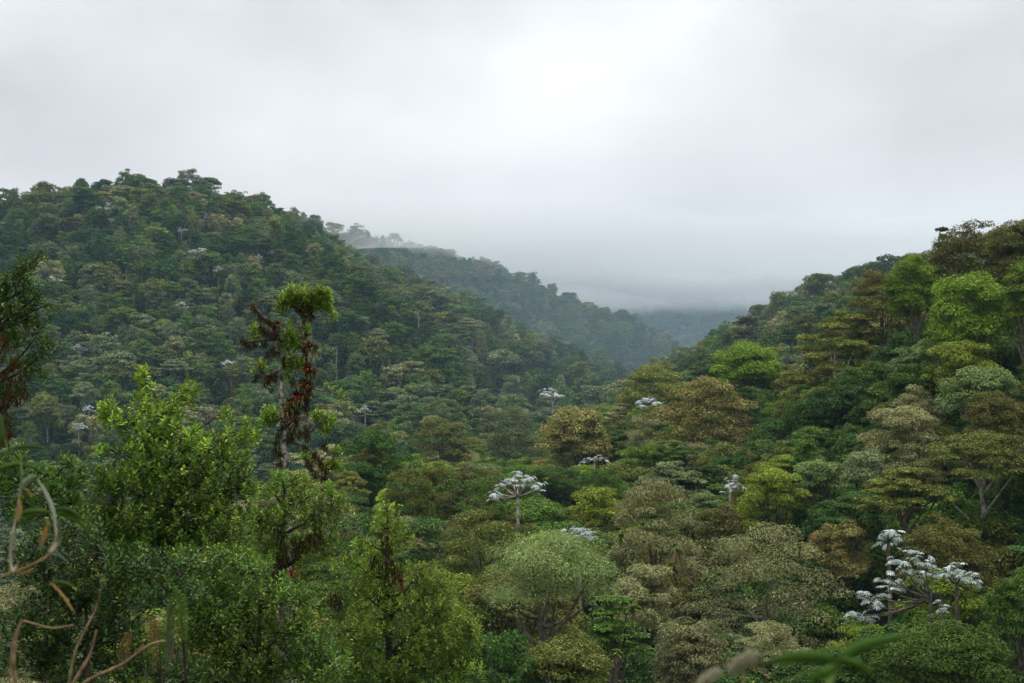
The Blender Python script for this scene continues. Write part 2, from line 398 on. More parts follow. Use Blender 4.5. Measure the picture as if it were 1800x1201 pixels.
# ------------------------------------------------------------------ trees picked out on the hillside
# (name, px centre, py crown top, width px, crown height px, depth m, shape, colour, leaf style, vines, open, short phrase, label)
HERO = [
 ('dome_tree', 1338, 925, 292, 195, 118, 'dome', 'beige', 'plain', 4, 0, 'the largest pale dome', 'largest pale olive domed tree, low on the right slope beside silvery-white tree'),
 ('dome_tree', 1150, 846, 205, 175, 132, 'dome', 'beige', 'plain', 10, .05, 'the bromeliad-hung dome', 'pale olive domed tree with straw-coloured bromeliads hanging under its crown'),
 ('dome_tree', 1262, 884, 120, 100, 137, 'dome', 'brown', 'plain', 0, 0, 'the small brown dome', 'small reddish-brown rounded tree tucked between the two pale olive domes'),
 ('spreading_tree', 968, 938, 250, 150, 104, 'round', 'glauc', 'long', 6, 0, 'the pale sea-green crown', 'broad pale sea-green tree with long leaves above the dark hollow'),
 ('dome_tree', 1246, 664, 190, 130, 212, 'dome', 'orange', 'broad', 6, 0, 'the rusty dome', 'rusty orange-brown domed tree on the crest of the right spur'),
 ('layered_tree', 1476, 548, 210, 175, 196, 'umbrella', 'olive', 'plain', 14, 0, 'the tall layered olive tree', 'tall olive-green tree in layered tiers with bare pale trunk below'),
 ('spreading_tree', 1700, 480, 190, 170, 158, 'round', 'bright', 'broad', 6, 0, 'the bright green crown', 'large bright green tree high on the right slope at picture edge'),
 ('spreading_tree', 1612, 448, 130, 130, 176, 'round', 'bright', 'plain', 0, 0, 'the upper bright tree', 'bright green tree just under the brown crown near the ridge top'),
 ('dome_tree', 1705, 392, 175, 110, 178, 'dome', 'brown', 'plain', 0, 0, 'the brown ridge crown', 'brownish olive domed tree forming the ridge top at upper right'),
 ('tiered_tree', 1655, 400, 46, 60, 184, 'tiered', 'dark', 'plain', 0, .15, 'the tiered ridge tree', 'small dark tree in thin flat tiers standing on the right ridge'),
 ('dome_tree', 1556, 476, 150, 105, 198, 'dome', 'brown', 'plain', 0, 0, 'the brown shoulder tree', 'brownish domed tree on the shoulder of the right ridge'),
 ('dome_tree', 1808, 388, 150, 110, 165, 'round', 'brown', 'plain', 0, 0, 'the corner brown tree', 'brown-olive tree cut off by the right picture edge on the ridge'),
 ('spreading_tree', 1808, 460, 130, 130, 150, 'round', 'bright', 'broad', 0, 0, 'the cut-off bright tree', 'bright green tree cut off by the right picture edge'),
 ('spreading_tree', 1312, 603, 150, 90, 255, 'round', 'bright', 'plain', 4, 0, 'the green crest tree', 'wide fresh green tree on the spur crest behind the rusty dome'),
 ('dome_tree', 1150, 640, 128, 80, 300, 'dome', 'olive', 'plain', 4, 0, 'the olive crest dome', 'olive domed tree on the spur crest beside the small silvery tree'),
 ('spreading_tree', 1012, 716, 150, 120, 240, 'round', 'orange', 'broad', 8, .1, 'the rust-tipped tree', 'rust-tipped green tree with dark forked trunk mid-picture'),
 ('dome_tree', 902, 716, 136, 105, 325, 'dome', 'grey', 'plain', 16, 0, 'the vine-curtained dome', 'pale grey-green dome with a curtain of vines at the spur tip'),
 ('dome_tree', 1612, 678, 108, 70, 152, 'dome', 'beige', 'plain', 0, 0, 'the upper pale knob', 'small pale olive knob-shaped tree, upper of two on the right slope'),
 ('dome_tree', 1588, 715, 160, 105, 143, 'dome', 'beige', 'plain', 4, .06, 'the lower pale knob', 'pale olive rounded tree, lower of two knobs on the right slope'),
 ('umbrella_tree', 1722, 758, 240, 90, 124, 'umbrella', 'olive', 'plain', 0, 0, 'the forked umbrella tree', 'wide olive umbrella-shaped tree with a pale forked trunk showing'),
 ('umbrella_tree', 1588, 822, 170, 95, 122, 'umbrella', 'olive', 'plain', 4, 0, 'the layered olive crown', 'broad layered olive-green tree left of the pale forked trunk'),
 ('dome_tree', 1662, 912, 165, 90, 110, 'dome', 'brown', 'plain', 0, 0, 'the dark brown dome', 'dark brownish olive dome above the big silvery-white tree'),
 ('spreading_tree', 1478, 916, 128, 115, 122, 'round', 'orange', 'broad', 4, .1, 'the orange-tipped tree', 'orange-tipped tree between the largest pale dome and the silver leaves'),
 ('spreading_tree', 1358, 818, 125, 110, 143, 'tall', 'yellow', 'plain', 6, 0, 'the yellow-green mound', 'bushy yellow-green tree right of the thin pale-stemmed tree'),
 ('spreading_tree', 1047, 856, 96, 80, 150, 'round', 'yellow', 'broad', 0, 0, 'the lemon-green bush', 'small bright lemon-green tree left of the bromeliad-hung dome'),
 ('spreading_tree', 1690, 600, 130, 110, 150, 'round', 'yellow', 'plain', 0, 0, 'the yellow-tinged crown', 'yellow-tinged green tree under the bright green crown at right'),
 ('spreading_tree', 1720, 645, 140, 90, 142, 'round', 'glauc', 'broad', 0, 0, 'the bluish crown', 'bluish sea-green tree with large leaves on the right slope'),
 ('spreading_tree', 1600, 640, 100, 80, 158, 'round', 'mid', 'plain', 0, 0, 'the plain green crown', 'plain green rounded tree above the two pale knobs'),
 ('spreading_tree', 1750, 690, 150, 90, 136, 'dome', 'brown', 'plain', 0, 0, 'the dull brown crown', 'dull brown-green tree above the olive umbrella tree at right'),
 ('spreading_tree', 1520, 790, 110, 80, 138, 'round', 'grey', 'broad', 0, 0, 'the grey-leaved crown', 'grey-green leafy tree below the lower pale knob'),
 ('slender_tree', 1418, 765, 66, 100, 150, 'tall', 'mid', 'plain', 4, 0, 'the slender tree', 'slender upright green tree standing before the dark hollow on the slope'),
 ('spreading_tree', 1440, 808, 90, 60, 146, 'round', 'glauc', 'broad', 0, 0, 'the fresh sea-green crown', 'small sea-green tree with glossy leaves below the slender tree'),
 ('spreading_tree', 1650, 1085, 240, 160, 84, 'round', 'mid', 'plain', 8, 0, 'the low green thicket', 'dark leafy green tree below the big silvery-white tree'),
 ('spreading_tree', 1800, 1000, 150, 140, 92, 'round', 'mid', 'plain', 4, 0, 'the right-edge green crown', 'green tree cut off by right edge below the olive umbrella'),
 ('spreading_tree', 1180, 812, 130, 60, 168, 'umbrella', 'grey', 'plain', 0, 0, 'the grey flat crown', 'flat grey-green tree just above the bromeliad-hung dome'),
 ('spreading_tree', 852, 898, 190, 115, 128, 'dome', 'olive', 'plain', 10, .05, 'the mossy olive tree', 'olive-green tree with yellow moss left of the silver umbrella tree'),
 ('spreading_tree', 1000, 1122, 170, 90, 88, 'round', 'olive', 'plain', 0, 0, 'the low olive crown', 'olive-green crown at bottom centre under the sea-green tree'),
 ('spreading_tree', 1085, 1050, 120, 90, 94, 'tiered', 'mid', 'broad', 0, .1, 'the ferny green tree', 'feathery green tree in the dark hollow under the bromeliads'),
 ('dome_tree', 1215, 1090, 150, 110, 96, 'dome', 'beige', 'plain', 0, .05, 'the lowest pale dome', 'low pale olive crown under the largest pale dome at bottom'),
 ('spreading_tree', 780, 735, 110, 90, 345, 'tall', 'olive', 'plain', 8, 0, 'the draped spur tree', 'tall olive tree draped with vines left of the vine-curtained dome'),
]
fx = []
for h_ in HERO:
    d = h_[5]; tp_ = P(h_[1], h_[2], d); Hc = h_[4] / FPX * d * 1.06
    want = tp_[2] - max(Hc * 1.25 + 4.5, 10.5)
    fx.append((tp_[0], tp_[1], want - height1(tp_[0], tp_[1]), 11.0))
FIX = np.array(fx)
build_terrain()
anchors = []        # (px, py, phrase) for the relative labels of unnamed trees
placed = []         # (x, y, R)
discs = []          # (depth, px, py, rx, ry, index or -1)
print('HERO table')
for (name, pxc, pyt, w, hc, d, kind, colr, style, vines, open_, phrase, label) in HERO:
    top = P(pxc, pyt, d)
    R = w / 2 / FPX * d; Hc = hc / FPX * d * 1.06
    gz = (height1(top[0], top[1])); H = top[2] - gz
    if H < Hc + 2: gz = top[2] - Hc - 2.5; H = Hc + 2.5
    L = min(.45, max(.20, d * .00185))
    mb, c, rc = crown_mb(kind, R, H, Hc, L, style, cap=25000, cover=2.6, vines=vines, open_=open_, big=1.22)
    V = mb.v[0]; bz = H - Hc                              # bring the crown to the width and top measured in the photograph
    kr = R / float(np.quantile(np.hypot(V[:, 0], V[:, 1]), .985)); kz = Hc / float(np.quantile(V[:, 2], .997) - bz)
    for Q in mb.v + [c]:
        Q[:, :2] *= kr; Q[:, 2] = np.where(Q[:, 2] > bz, bz + (Q[:, 2] - bz) * kz, Q[:, 2])
    t = thing(name, label, 'tree', (top[0], top[1], gz), 'trees picked out on the right slope')
    mb.build('crown', FOL[colr][0], t)
    pale = name in ('layered_tree', 'slender_tree') or 'pale forked trunk showing' in label
    trunk_mb(c, R, H, Hc, .10 + .022 * H, nl=6 if kind == 'umbrella' else 8, k=7).build('trunk', M_bark_pale if pale else M_bark, t, smooth=True)
    t.rotation_euler[2] = 0
    cxp, cyp = proj(np.array([top[0], top[1], gz + H - Hc * .5]))
    anchors.append((cxp, cyp, phrase)); placed.append((top[0], top[1], R)); discs.append((d, cxp, cyp, w * .5, hc * .5, -1, True))
    print(f'  {label[:40]:40s} R={R:.1f} Hc={Hc:.1f} H={H:.1f} gz={gz:.1f}')

# forked pale trunk of the umbrella tree, in front of the crown's shade
# ------------------------------------------------------------------ silvery cecropia trees
def palm_leaf_mesh(name, mat, lobes=9, droop=.42):
    """Palmate leaf: lobes radiating from the stalk, gaps between, drooping outwards. Unit radius."""
    mb = MB()
    for i in range(lobes):
        a = (i + .5) / lobes * 2 * math.pi * .92 + .25; ln = 1.0 - .25 * abs(math.sin(a * .5 - .6)) * .6
        ax = np.array([math.cos(a), math.sin(a), 0]); s = np.array([-ax[1], ax[0], 0])
        z = lambda r: np.array([0, 0, -droop * r * r + .05])
        v = [np.array([0, 0, .05]), ax * .55 * ln + s * .15 + z(.55), ax * .9 * ln + s * .12 + z(.9), ax * ln + z(1.0),
             ax * .9 * ln - s * .12 + z(.9), ax * .55 * ln - s * .15 + z(.55), ax * .6 * ln + z(.6) + [0, 0, .045]]
        mb.add(np.array(v), [[0, 1, 2, 6], [2, 3, 4, 6], [0, 6, 4, 5]], np.full(7, rng.random()))
    return mb.mesh(name, mat)
LEAF_SILVER = palm_leaf_mesh('leaf', M_silver)
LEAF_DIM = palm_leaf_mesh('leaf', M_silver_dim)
def mesh_arrays(me):
    v = np.empty(len(me.vertices) * 3, f32); me.vertices.foreach_get('co', v)
    f = np.empty(len(me.loops), np.int32); me.loops.foreach_get('vertex_index', f)
    return v.reshape(-1, 3), f.reshape(-1, 4)
def cecropia(tips_px, base_px, d, label, leaf_m, n_leaf, single, fork_py=None, r0=.16, bark=None):
    """Thin candelabra tree: each tip (photo pixel) ends in a rosette of big palmate leaves."""
    tips = [P(px, py, d + rng.uniform(-1.6, 1.6)) for px, py in tips_px]
    b = P(base_px[0], base_px[1], d); gz = (height1(b[0], b[1]))
    root = np.array([b[0], b[1], min(gz, b[2])])
    t = thing('cecropia_tree', label, 'tree', root, 'silver-leaved trees')
    fork = P(base_px[0], fork_py if fork_py else base_px[1] - 25, d)
    mb = MB()
    pth = np.array([root + [0, 0, -.5], root * .5 + b * .5 + [.1, 0, 0], b, fork]) - root
    mb.tube(pth, np.array([1.25, 1.05, .9, .75]) * r0, 7)
    mb.build('trunk', bark or M_bark_pale, t, smooth=True)
    for tp in tips:
        path = limb_path(fork - root, tp - root, .18, 7)
        m2 = MB(); m2.tube(path, r0 * np.linspace(.55, .22, 7), 5); m2.build('branch', bark or M_bark_pale, t, smooth=True)
    va, fa = mesh_arrays(LEAF_SILVER)
    mbj = MB()
    for tp in tips:
        for k in range(n_leaf):
            a = k * 2.4 + rng.uniform(0, 1); rr = leaf_m * rng.uniform(.25, 1.0); up = rng.uniform(-.75, .35) * leaf_m
            pos = tp - root + np.array([math.cos(a) * rr, math.sin(a) * rr, up])
            tilt = rng.uniform(.05, .75); s = leaf_m * rng.uniform(.38, .66)
            M = Matrix.Translation([float(q) for q in pos]) @ Matrix.Rotation(a, 4, 'Z') @ Matrix.Rotation(tilt, 4, 'Y') @ Matrix.Rotation(rng.uniform(0, 6.28), 4, 'Z') @ Matrix.Scale(s, 4)
            if single:
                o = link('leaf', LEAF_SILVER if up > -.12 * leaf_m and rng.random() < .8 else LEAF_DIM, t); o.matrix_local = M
            else:
                A = np.array(M); mbj.add(va @ A[:3, :3].T + A[:3, 3], fa, np.full(len(va), rng.random()))
    if not single: mbj.build('crown', M_silver, t)
    cxp = sum(p[0] for p in tips_px) / len(tips_px); cyp = sum(p[1] for p in tips_px) / len(tips_px)
    xs = [p[0] for p in tips_px]
    placed.append((root[0], root[1], 2.5)); discs.append((d, cxp, cyp, max(12, (max(xs) - min(xs)) / 2), 14, -1, True))
    return cxp, cyp
CEC = [  # tips, base, depth, label, leaf size, leaves per tip, single, fork, anchor phrase
 ([(1605, 970), (1570, 985), (1556, 1010), (1520, 1040), (1532, 1062), (1500, 1080), (1545, 1050), (1580, 1020), (1530, 1085), (1612, 1005), (1640, 1000), (1562, 1032), (1590, 990), (1625, 985)], (1636, 1062), 96,
  'big silvery-white leaved tree with branches spreading left, right of the largest pale dome', .66, 8, True, 1052, 'the big silver tree'),
 ([(1682, 992), (1705, 1008), (1662, 1000), (1690, 1012), (1712, 1018), (1674, 1010)], (1682, 1070), 95, 'slim silvery-white tree with bare curved stem right of the big silver one', .64, 8, True, 1026, 'the slim silver tree'),
 ([(1652, 1058), (1660, 1066)], (1656, 1090), 93, 'tiny silver-leaved sapling under the two big silver trees', .55, 5, True, None, None),
 ([(1560, 932), (1572, 938), (1550, 945), (1565, 950)], (1562, 975), 108, 'small grey-white leaved tree between the orange-tipped tree and dark brown dome', .8, 6, True, None, None),
 ([(878, 850), (893, 840), (905, 833), (918, 836), (930, 838), (942, 850), (950, 852), (870, 862), (912, 848), (868, 872)], (910, 890), 140, 'silver-topped umbrella tree with slender white stem mid-picture', .75, 6, False, 872, 'the silver umbrella tree'),
 ([(955, 690), (965, 686), (975, 688), (981, 694), (960, 696)], (972, 735), 300, 'lone silver-topped tree rising above the spur against the far valley', 1.2, 8, False, 708, 'the lone silver tree'),
 ([(1132, 700), (1142, 697), (1150, 704), (1126, 708)], (1140, 735), 270, 'small round silver-leaved tree beside the rusty dome', 1.2, 8, False, None, None),
 ([(1000, 936), (1012, 932), (1024, 931), (1036, 933), (1018, 938)], (1018, 965), 122, 'flat silver crown peeping over the pale sea-green tree', .75, 6, False, None, None),
 ([(1280, 845), (1290, 840), (1298, 850), (1272, 855), (1288, 855)], (1284, 890), 140, 'thin pale-stemmed tree with a few drooping silver-grey leaves', .7, 4, False, 866, 'the thin pale-stemmed tree'),
 ([(1035, 805), (1050, 802), (1062, 806), (1025, 812)], (1045, 830), 225, 'silver leaves showing behind the dark trunk of the rust-tipped tree', .8, 5, False, None, None),
]
for tips, base, d, label, lm, nl_, single, fk, phrase in CEC:
    q = cecropia(tips, base, d, label, lm, nl_, single, fk, bark=M_bark if single else None)
    if phrase: anchors.append((*q, phrase))
exec_far_cec = [  # far hillside, (px, py, width px, depth, label)
 (192, 365, 50, 800, 'wide silver-topped tree on the left hillside just below the summit'),
 (200, 385, 22, 790, 'small silver tree under the wide silver one below the summit'),
 (372, 380, 38, 780, 'silver-topped tree right of the summit on the left hillside'),
 (320, 402, 18, 760, 'small pale tree halfway between the two high silver-topped trees'),
 (346, 438, 36, 730, 'silver-topped tree in the middle of the upper left hillside'),
 (455, 450, 16, 690, 'bright white tree dot near the right flank of left hillside'),
 (295, 473, 28, 700, 'silver-topped tree left of centre on the middle left hillside'),
 (95, 490, 30, 700, 'silver-topped tree beside the dark foreground crown at left edge'),
 (385, 472, 24, 690, 'pale flat-topped tree in middle of the left hillside'),
 (318, 534, 26, 650, 'silver-grey tree on the left hillside above the yellow-green foreground tree'),
 (400, 634, 24, 590, 'silver-grey tree on long pale stem left of the bromeliad-laden tree'),
 (140, 610, 26, 600, 'silver-topped tree with thin stem low on the left hillside'),
 (156, 716, 22, 560, 'bright silver crown just left of the foreground tree top'),
 (140, 748, 26, 550, 'silver-leaved tree low on the left hillside in dark trees'),
 (640, 716, 20, 520, 'silver-topped tree right of the bromeliad-laden tree low in the valley'),
 (1140, 587, 12, 800, 'small silver tree on the distant right ridge foot'),
 (1192, 590, 20, 740, 'silver-topped tree on the distant right ridge'),
]
# ------------------------------------------------------------------ forest trees: prototypes at two levels of detail
SHAPES = {'dome': ('dome_tree', 'domed'), 'round': ('spreading_tree', 'rounded'), 'umbrella': ('umbrella_tree', 'flat-topped'), 'tall': ('slender_tree', 'tall vine-draped'), 'tiered': ('tiered_tree', 'tiered')}
def proto(kind, L, cap, vines, seed, cover=1.9):
    global rng
    keep = rng; rng = np.random.default_rng(seed)
    R, H = 6.0, 16.0
    Hc = {'dome': 9.0, 'round': 11.0, 'umbrella': 6.2, 'tall': 13.0, 'tiered': 9.5}[kind]
    mb, c, rc = crown_mb(kind, R, H, Hc, L, rng.choice(['plain', 'broad', 'plain', 'long']), cap, int(vines * 1.7), cover, .12, .30)
    tm = trunk_mb(c, R, H, Hc, .34, 8, k=5)
    res = (kind, mb.mesh('crown', FOL['mid'][0]), tm.mesh('trunk', M_bark_pale if seed % 3 == 0 else M_bark), Hc)
    rng = keep
    return res
MIDP = [proto(k, .36, 18500, v, 100 + i) for i, (k, v) in enumerate([('dome', 6), ('dome', 2), ('dome', 10), ('round', 8), ('round', 4), ('round', 12), ('umbrella', 3), ('umbrella', 8), ('tall', 14), ('tall', 20)])]
FARP = [proto(k, .85, 4200, v, 200 + i, 2.1) for i, (k, v) in enumerate([('dome', 5), ('dome', 8), ('dome', 3), ('round', 8), ('round', 5), ('round', 10), ('umbrella', 3), ('umbrella', 6), ('umbrella', 2), ('tall', 14), ('tall', 10), ('tall', 18), ('tiered', 3)])]

# candidate positions: jittered grid over everything the photograph can see
def candidates(x0, x1, y0, y1, sp):
    xs, ys = np.meshgrid(np.arange(x0, x1, sp), np.arange(y0, y1, sp * .9))
    xs = xs + rng.uniform(-.42, .42, xs.shape) * sp; ys = ys + rng.uniform(-.42, .42, ys.shape) * sp
    xs, ys = xs.ravel(), ys.ravel()
    k = np.abs(xs) < ys * .50 + 30
    return xs[k], ys[k]
near_x, near_y = candidates(-240, 260, 74, 440, 7.6)
far_x, far_y = candidates(-700, 900, 440, 1320, 8.6)
back_x, back_y = candidates(-300, 1000, 1320, 1900, 13.0)
trees = []      # x, y, z, R, Hscale, proto index, colour, far?
NEAR_COL = ['mid', 'dark', 'olive', 'grey', 'bright', 'beige', 'brown', 'yellow', 'glauc', 'orange']; NEAR_W = np.array([.25, .12, .21, .05, .12, .09, .07, .05, .03, .02])
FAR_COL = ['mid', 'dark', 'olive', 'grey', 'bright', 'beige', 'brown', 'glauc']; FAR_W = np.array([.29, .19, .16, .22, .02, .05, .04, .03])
hero_d = np.array([(q[0], q[1], q[2], q[3], q[4]) for q in discs])
def try_add(xs, ys, far):
    zs = height(xs, ys)
    pl = np.array(placed)
    for x, y, z in zip(xs, ys, zs):
        R = float(np.clip(rng.lognormal(math.log(4.6 if not far else 4.9), .36), 2.4, 9.5))
        H = float(np.clip(rng.normal(13.0, 3.3) + (R - 5) * .7 + (4 if rng.random() < .09 else 0), 7, 22)) if y > 440 else float(np.clip(rng.normal(11.5 if y > 160 else 10, 2.4), 6.0, 16))
        if y < 460:
            if np.any((pl[:, 0] - x) ** 2 + (pl[:, 1] - y) ** 2 < (.5 * (pl[:, 2] + R)) ** 2): continue
            tx, ty = proj(np.array([x, y, z + H])); w = R / y * FPX; hh = H * .42 / y * FPX
            # do not stand in front of a tree that the photograph shows whole
            hd = hero_d[hero_d[:, 0] > y]
            if len(hd):
                ox = np.minimum(tx + w, hd[:, 1] + hd[:, 3]) - np.maximum(tx - w, hd[:, 1] - hd[:, 3])
                oy = (hd[:, 2] + hd[:, 4] * .8) - ty
                bad = (ox > .35 * np.minimum(w, hd[:, 3])) & (oy > .25 * hd[:, 4])
                if bad.any():
                    # lower the tree out of the way if that leaves a believable size
                    need = float((oy[bad] - .25 * hd[bad][:, 4]).max()) / FPX * y
                    H -= need
                    if H < 7.0: continue
                    R = min(R, H * .45)
        R = min(R, .5 * H)
        p = int(rng.integers(len(FARP if far else MIDP)))
        cw = (FAR_COL, FAR_W) if far else (NEAR_COL, NEAR_W)
        pat = vnoise(np.array(x / 60 + 3.3), np.array(y / 60 + 7.7))
        colr = str(rng.choice(cw[0], p=cw[1] / cw[1].sum()))
        if pat > .22 and rng.random() < .4: colr = str(rng.choice(['olive', 'grey', 'beige']))
        if pat < -.25 and rng.random() < .5: colr = 'dark'
        trees.append((x, y, z - .3, R, H, p, colr, far))
try_add(near_x, near_y, False)
try_add(far_x, far_y, True)
n_front = len(trees)
try_add(back_x, back_y, True)
trees[n_front:] = [(a, b, c_, R * 1.5, H, p, q, f) for a, b, c_, R, H, p, q, f in trees[n_front:]]
print('forest trees', len(trees))

# how much of each tree the photograph shows: paint crowns front to back on a coarse canvas
NEAR_COVER = [(30, 280, 880, 240, 240), (40, 510, 940, 110, 130), (42, 720, 1080, 140, 150), (33, 20, 600, 80, 160), (20, 150, 1020, 330, 180), (25, 480, 1110, 200, 100)]
W4, H4 = 450, 300
own = np.full((H4, W4), -1, int)
items = [(t[1], *proj(np.array([t[0], t[1], t[2] + t[4] * .78])), t[3] / t[1] * FPX, t[4] * .26 / t[1] * FPX, i) for i, t in enumerate(trees)]
items += [(d, a, b, c_, e, -2) for d, a, b, c_, e in NEAR_COVER] + [(q[0], q[1], q[2], q[3], q[4], -2) for q in discs]
items.sort(key=lambda q: q[0])
vis = np.zeros(len(trees))
for d, px, py, rx, ry, i in items:
    px, py, rx, ry = px / 4, py / 4, max(.6, rx / 4), max(.6, ry / 4)
    a0, a1, b0, b1 = int(max(0, px - rx)), int(min(W4, px + rx + 1)), int(max(0, py - ry)), int(min(H4, py + ry + 1))
    if a0 >= a1 or b0 >= b1: continue
    X, Y = np.meshgrid(np.arange(a0, a1) + .5, np.arange(b0, b1) + .5)
    m = (((X - px) / rx) ** 2 + ((Y - py) / ry) ** 2 < 1) & (own[b0:b1, a0:a1] == -1)
    if i >= 0: vis[i] = m.sum()
    sub = own[b0:b1, a0:a1]; sub[m] = i if i >= 0 else -2
order = np.argsort(-vis)
single = set(int(i) for i in order[:300] if vis[i] >= 4)
print('single trees', len(single), 'smallest shows', min(vis[i] for i in single))

# far silver trees
def canopy_depth(px, py, can=15.0, d0=430., d1=1500.):
    ds = np.arange(d0, d1, 3.0); a = P(px, py, 1.0)
    hit = np.nonzero(a[2] * ds < height(a[0] * ds, ds) + can)[0]
    return float(ds[hit[0]]) if len(hit) else d1
for px, py, w, d, label in exec_far_cec:
    tips = [(px + (k - 2) * w / 5 + rng.uniform(-1.5, 1.5), py + abs(k - 2) * w * .05 + rng.uniform(-.16, .16) * w) for k in list(range(5)) + [1, 2, 3, 1.5]]
    d = canopy_depth(px, py)
    cecropia(tips, (px + rng.uniform(-2, 2), py + w * .75), d, label, 1.25 * w / 30, 7, False, py + w * .5, r0=.22)
for px, py, hpx, label in [(203, 497, 26, 'bleached dead tree stub low on the left hillside, left of the bromeliad-laden tree'), (432, 484, 22, 'twin-stemmed bleached dead tree on the left hillside above the bromeliad-laden tree'),
                          (223, 492, 22, 'thin bare grey tree right of the bleached stub on the left hillside'), (592, 628, 40, 'tall bare dead tree just right of the bromeliad-laden tree'), (735, 560, 26, 'bare dead-topped tree on the shoulder of the left hill')]:
    d = canopy_depth(px, py, 13.0); b = P(px, py + hpx * .5, d); g = np.array([b[0], b[1], height1(b[0], b[1])]); tpz = P(px, py - hpx * .5, d)
    t = thing('dead_tree', label, 'tree', g, 'bare dead trees on the left hillside')
    e = tpz - g; mb = MB(); mb.tube(np.array([[0, 0, -.5], e * .4 + rng.normal(0, .15, 3), e * .75 + rng.normal(0, .2, 3), e]), [.34, .3, .22, .08], 6); mb.build('trunk', M_bark_pale, t, smooth=True)
    for k in range(5):
        q = e * rng.uniform(.6, .92); r_ = q + np.array([rng.normal(0, 1.6), rng.normal(0, 1.6), rng.uniform(1.0, 3.0)])
        mb = MB(); mb.tube(limb_path(q, r_, .1, 5), np.linspace(.12, .04, 5), 5); mb.build('branch', M_bark_pale, t, smooth=True)
# single trees: an Empty with its own trunk and crown, meshes shared
ORD = {1: '', 2: 'second ', 3: 'third ', 4: 'fourth ', 5: 'fifth ', 6: 'sixth ', 7: 'seventh '}
anchors += [(312, 330, 'the left summit'), (510, 680, 'the bromeliad-laden tree'), (250, 650, 'the foreground tree top'), (95, 490, 'the dark left-edge crown'),
            (346, 438, 'the upper hillside silver tree'), (1080, 548, 'the far lone ridge tree'), (1500, 500, 'the distant right ridge'), (720, 760, 'the valley below the hill'),
            (620, 480, 'the left hill shoulder'), (690, 900, 'the mossy foreground trunk'), (455, 450, 'the white dot tree'), (140, 610, 'the thin-stemmed silver tree')]
AN = np.array([(a[0], a[1]) for a in anchors])
seen = {}
todo = []
for i in single:
    x, y, z, R, H, p, colr, far = trees[i]
    kind = (FARP if far else MIDP)[p][0]
    px, py = proj(np.array([x, y, z + H * .8]))
    dd = np.hypot(AN[:, 0] - px, AN[:, 1] - py); a = int(np.argmin(dd))
    dx, dy = px - AN[a, 0], py - AN[a, 1]
    ang = math.degrees(math.atan2(-dy, dx)) % 360
    rel = ['right of', 'up and right of', 'above', 'up and left of', 'left of', 'down and left of', 'below', 'down and right of'][int((ang + 22.5) // 45) % 8]
    todo.append((dd[a], i, (FOL[colr][1], SHAPES[kind][1], rel, anchors[a][2])))
todo.sort()
for dist, i, key in todo:
    x, y, z, R, H, p, colr, far = trees[i]
    kind, crown, trunk, Hc = (FARP if far else MIDP)[p]
    seen[key] = seen.get(key, 0) + 1
    label = f'{ORD.get(seen[key], "another ")}{key[0]} {key[1]} tree {key[2]} {key[3]}'
    t = thing(SHAPES[kind][0], label, 'tree', (x, y, z), 'forest trees on the hillsides')
    t.rotation_euler[2] = rng.uniform(0, 6.28); t.scale = (R / 6, R / 6, H / 16)
    link('crown', crown, t, FOL[colr][0]); link('trunk', trunk, t)

# ------------------------------------------------------------------ the rest of the forest and the undergrowth, as masses
def scatter(name, protos, pts, idx, rot, scl, label):
    coll = bpy.data.collections.new(name + '_kinds')
    for j, (me_list, mat) in enumerate(protos):
        o = bpy.data.objects.new(f'{name}_kind.{j:03d}', me_list)
        if mat: o.material_slots[0].link = 'OBJECT'; o.material_slots[0].material = mat
        coll.objects.link(o)
    me = bpy.data.meshes.new(name); me.vertices.add(len(pts)); me.vertices.foreach_set('co', np.asarray(pts, f32).ravel())
    a = me.attributes.new('idx', 'INT', 'POINT'); a.data.foreach_set('value', np.asarray(idx, np.int32))
    a = me.attributes.new('rot', 'FLOAT_VECTOR', 'POINT'); a.data.foreach_set('vector', np.asarray(rot, f32).ravel())
    a = me.attributes.new('scl', 'FLOAT_VECTOR', 'POINT'); a.data.foreach_set('vector', np.asarray(scl, f32).ravel())
    o = bpy.data.objects.new(name, me); C.objects.link(o)
    tag(o, label, name.split('_')[-1], None, 'stuff')
    g = bpy.data.node_groups.new(name, 'GeometryNodeTree')
    g.interface.new_socket('Geometry', in_out='INPUT', socket_type='NodeSocketGeometry'); g.interface.new_socket('Geometry', in_out='OUTPUT', socket_type='NodeSocketGeometry')
    n = g.nodes.new
    gi, go = n('NodeGroupInput'), n('NodeGroupOutput')
    ci = n('GeometryNodeCollectionInfo'); ci.inputs['Collection'].default_value = coll; ci.inputs['Separate Children'].default_value = True; ci.inputs['Reset Children'].default_value = True
    ip = n('GeometryNodeInstanceOnPoints'); ip.inputs['Pick Instance'].default_value = True
    def at(nm, ty):
        q = n('GeometryNodeInputNamedAttribute'); q.data_type = ty; q.inputs['Name'].default_value = nm
        return next(s for s in q.outputs if s.name == 'Attribute' and s.enabled)
    l = g.links.new
    l(gi.outputs[0], ip.inputs['Points']); l(ci.outputs[0], ip.inputs['Instance']); l(at('idx', 'INT'), ip.inputs['Instance Index'])
    er = n('FunctionNodeEulerToRotation'); l(at('rot', 'FLOAT_VECTOR'), er.inputs[0]); l(er.outputs[0], ip.inputs['Rotation'])
    l(at('scl', 'FLOAT_VECTOR'), ip.inputs['Scale']); l(ip.outputs[0], go.inputs[0])
    md = o.modifiers.new('scatter', 'NODES'); md.node_group = g
    return o
rest = [i for i in range(len(trees)) if i not in single]
kinds, kmap = [], {}
def kind_id(p, colr, far):
    k = (p, colr, far)
    if k not in kmap:
        kmap[k] = len(kinds); kinds.append(((FARP if far else MIDP)[p][1], FOL[colr][0]))
    return kmap[k]
pts, idx, rot, scl = [], [], [], []
trunk_base = {}
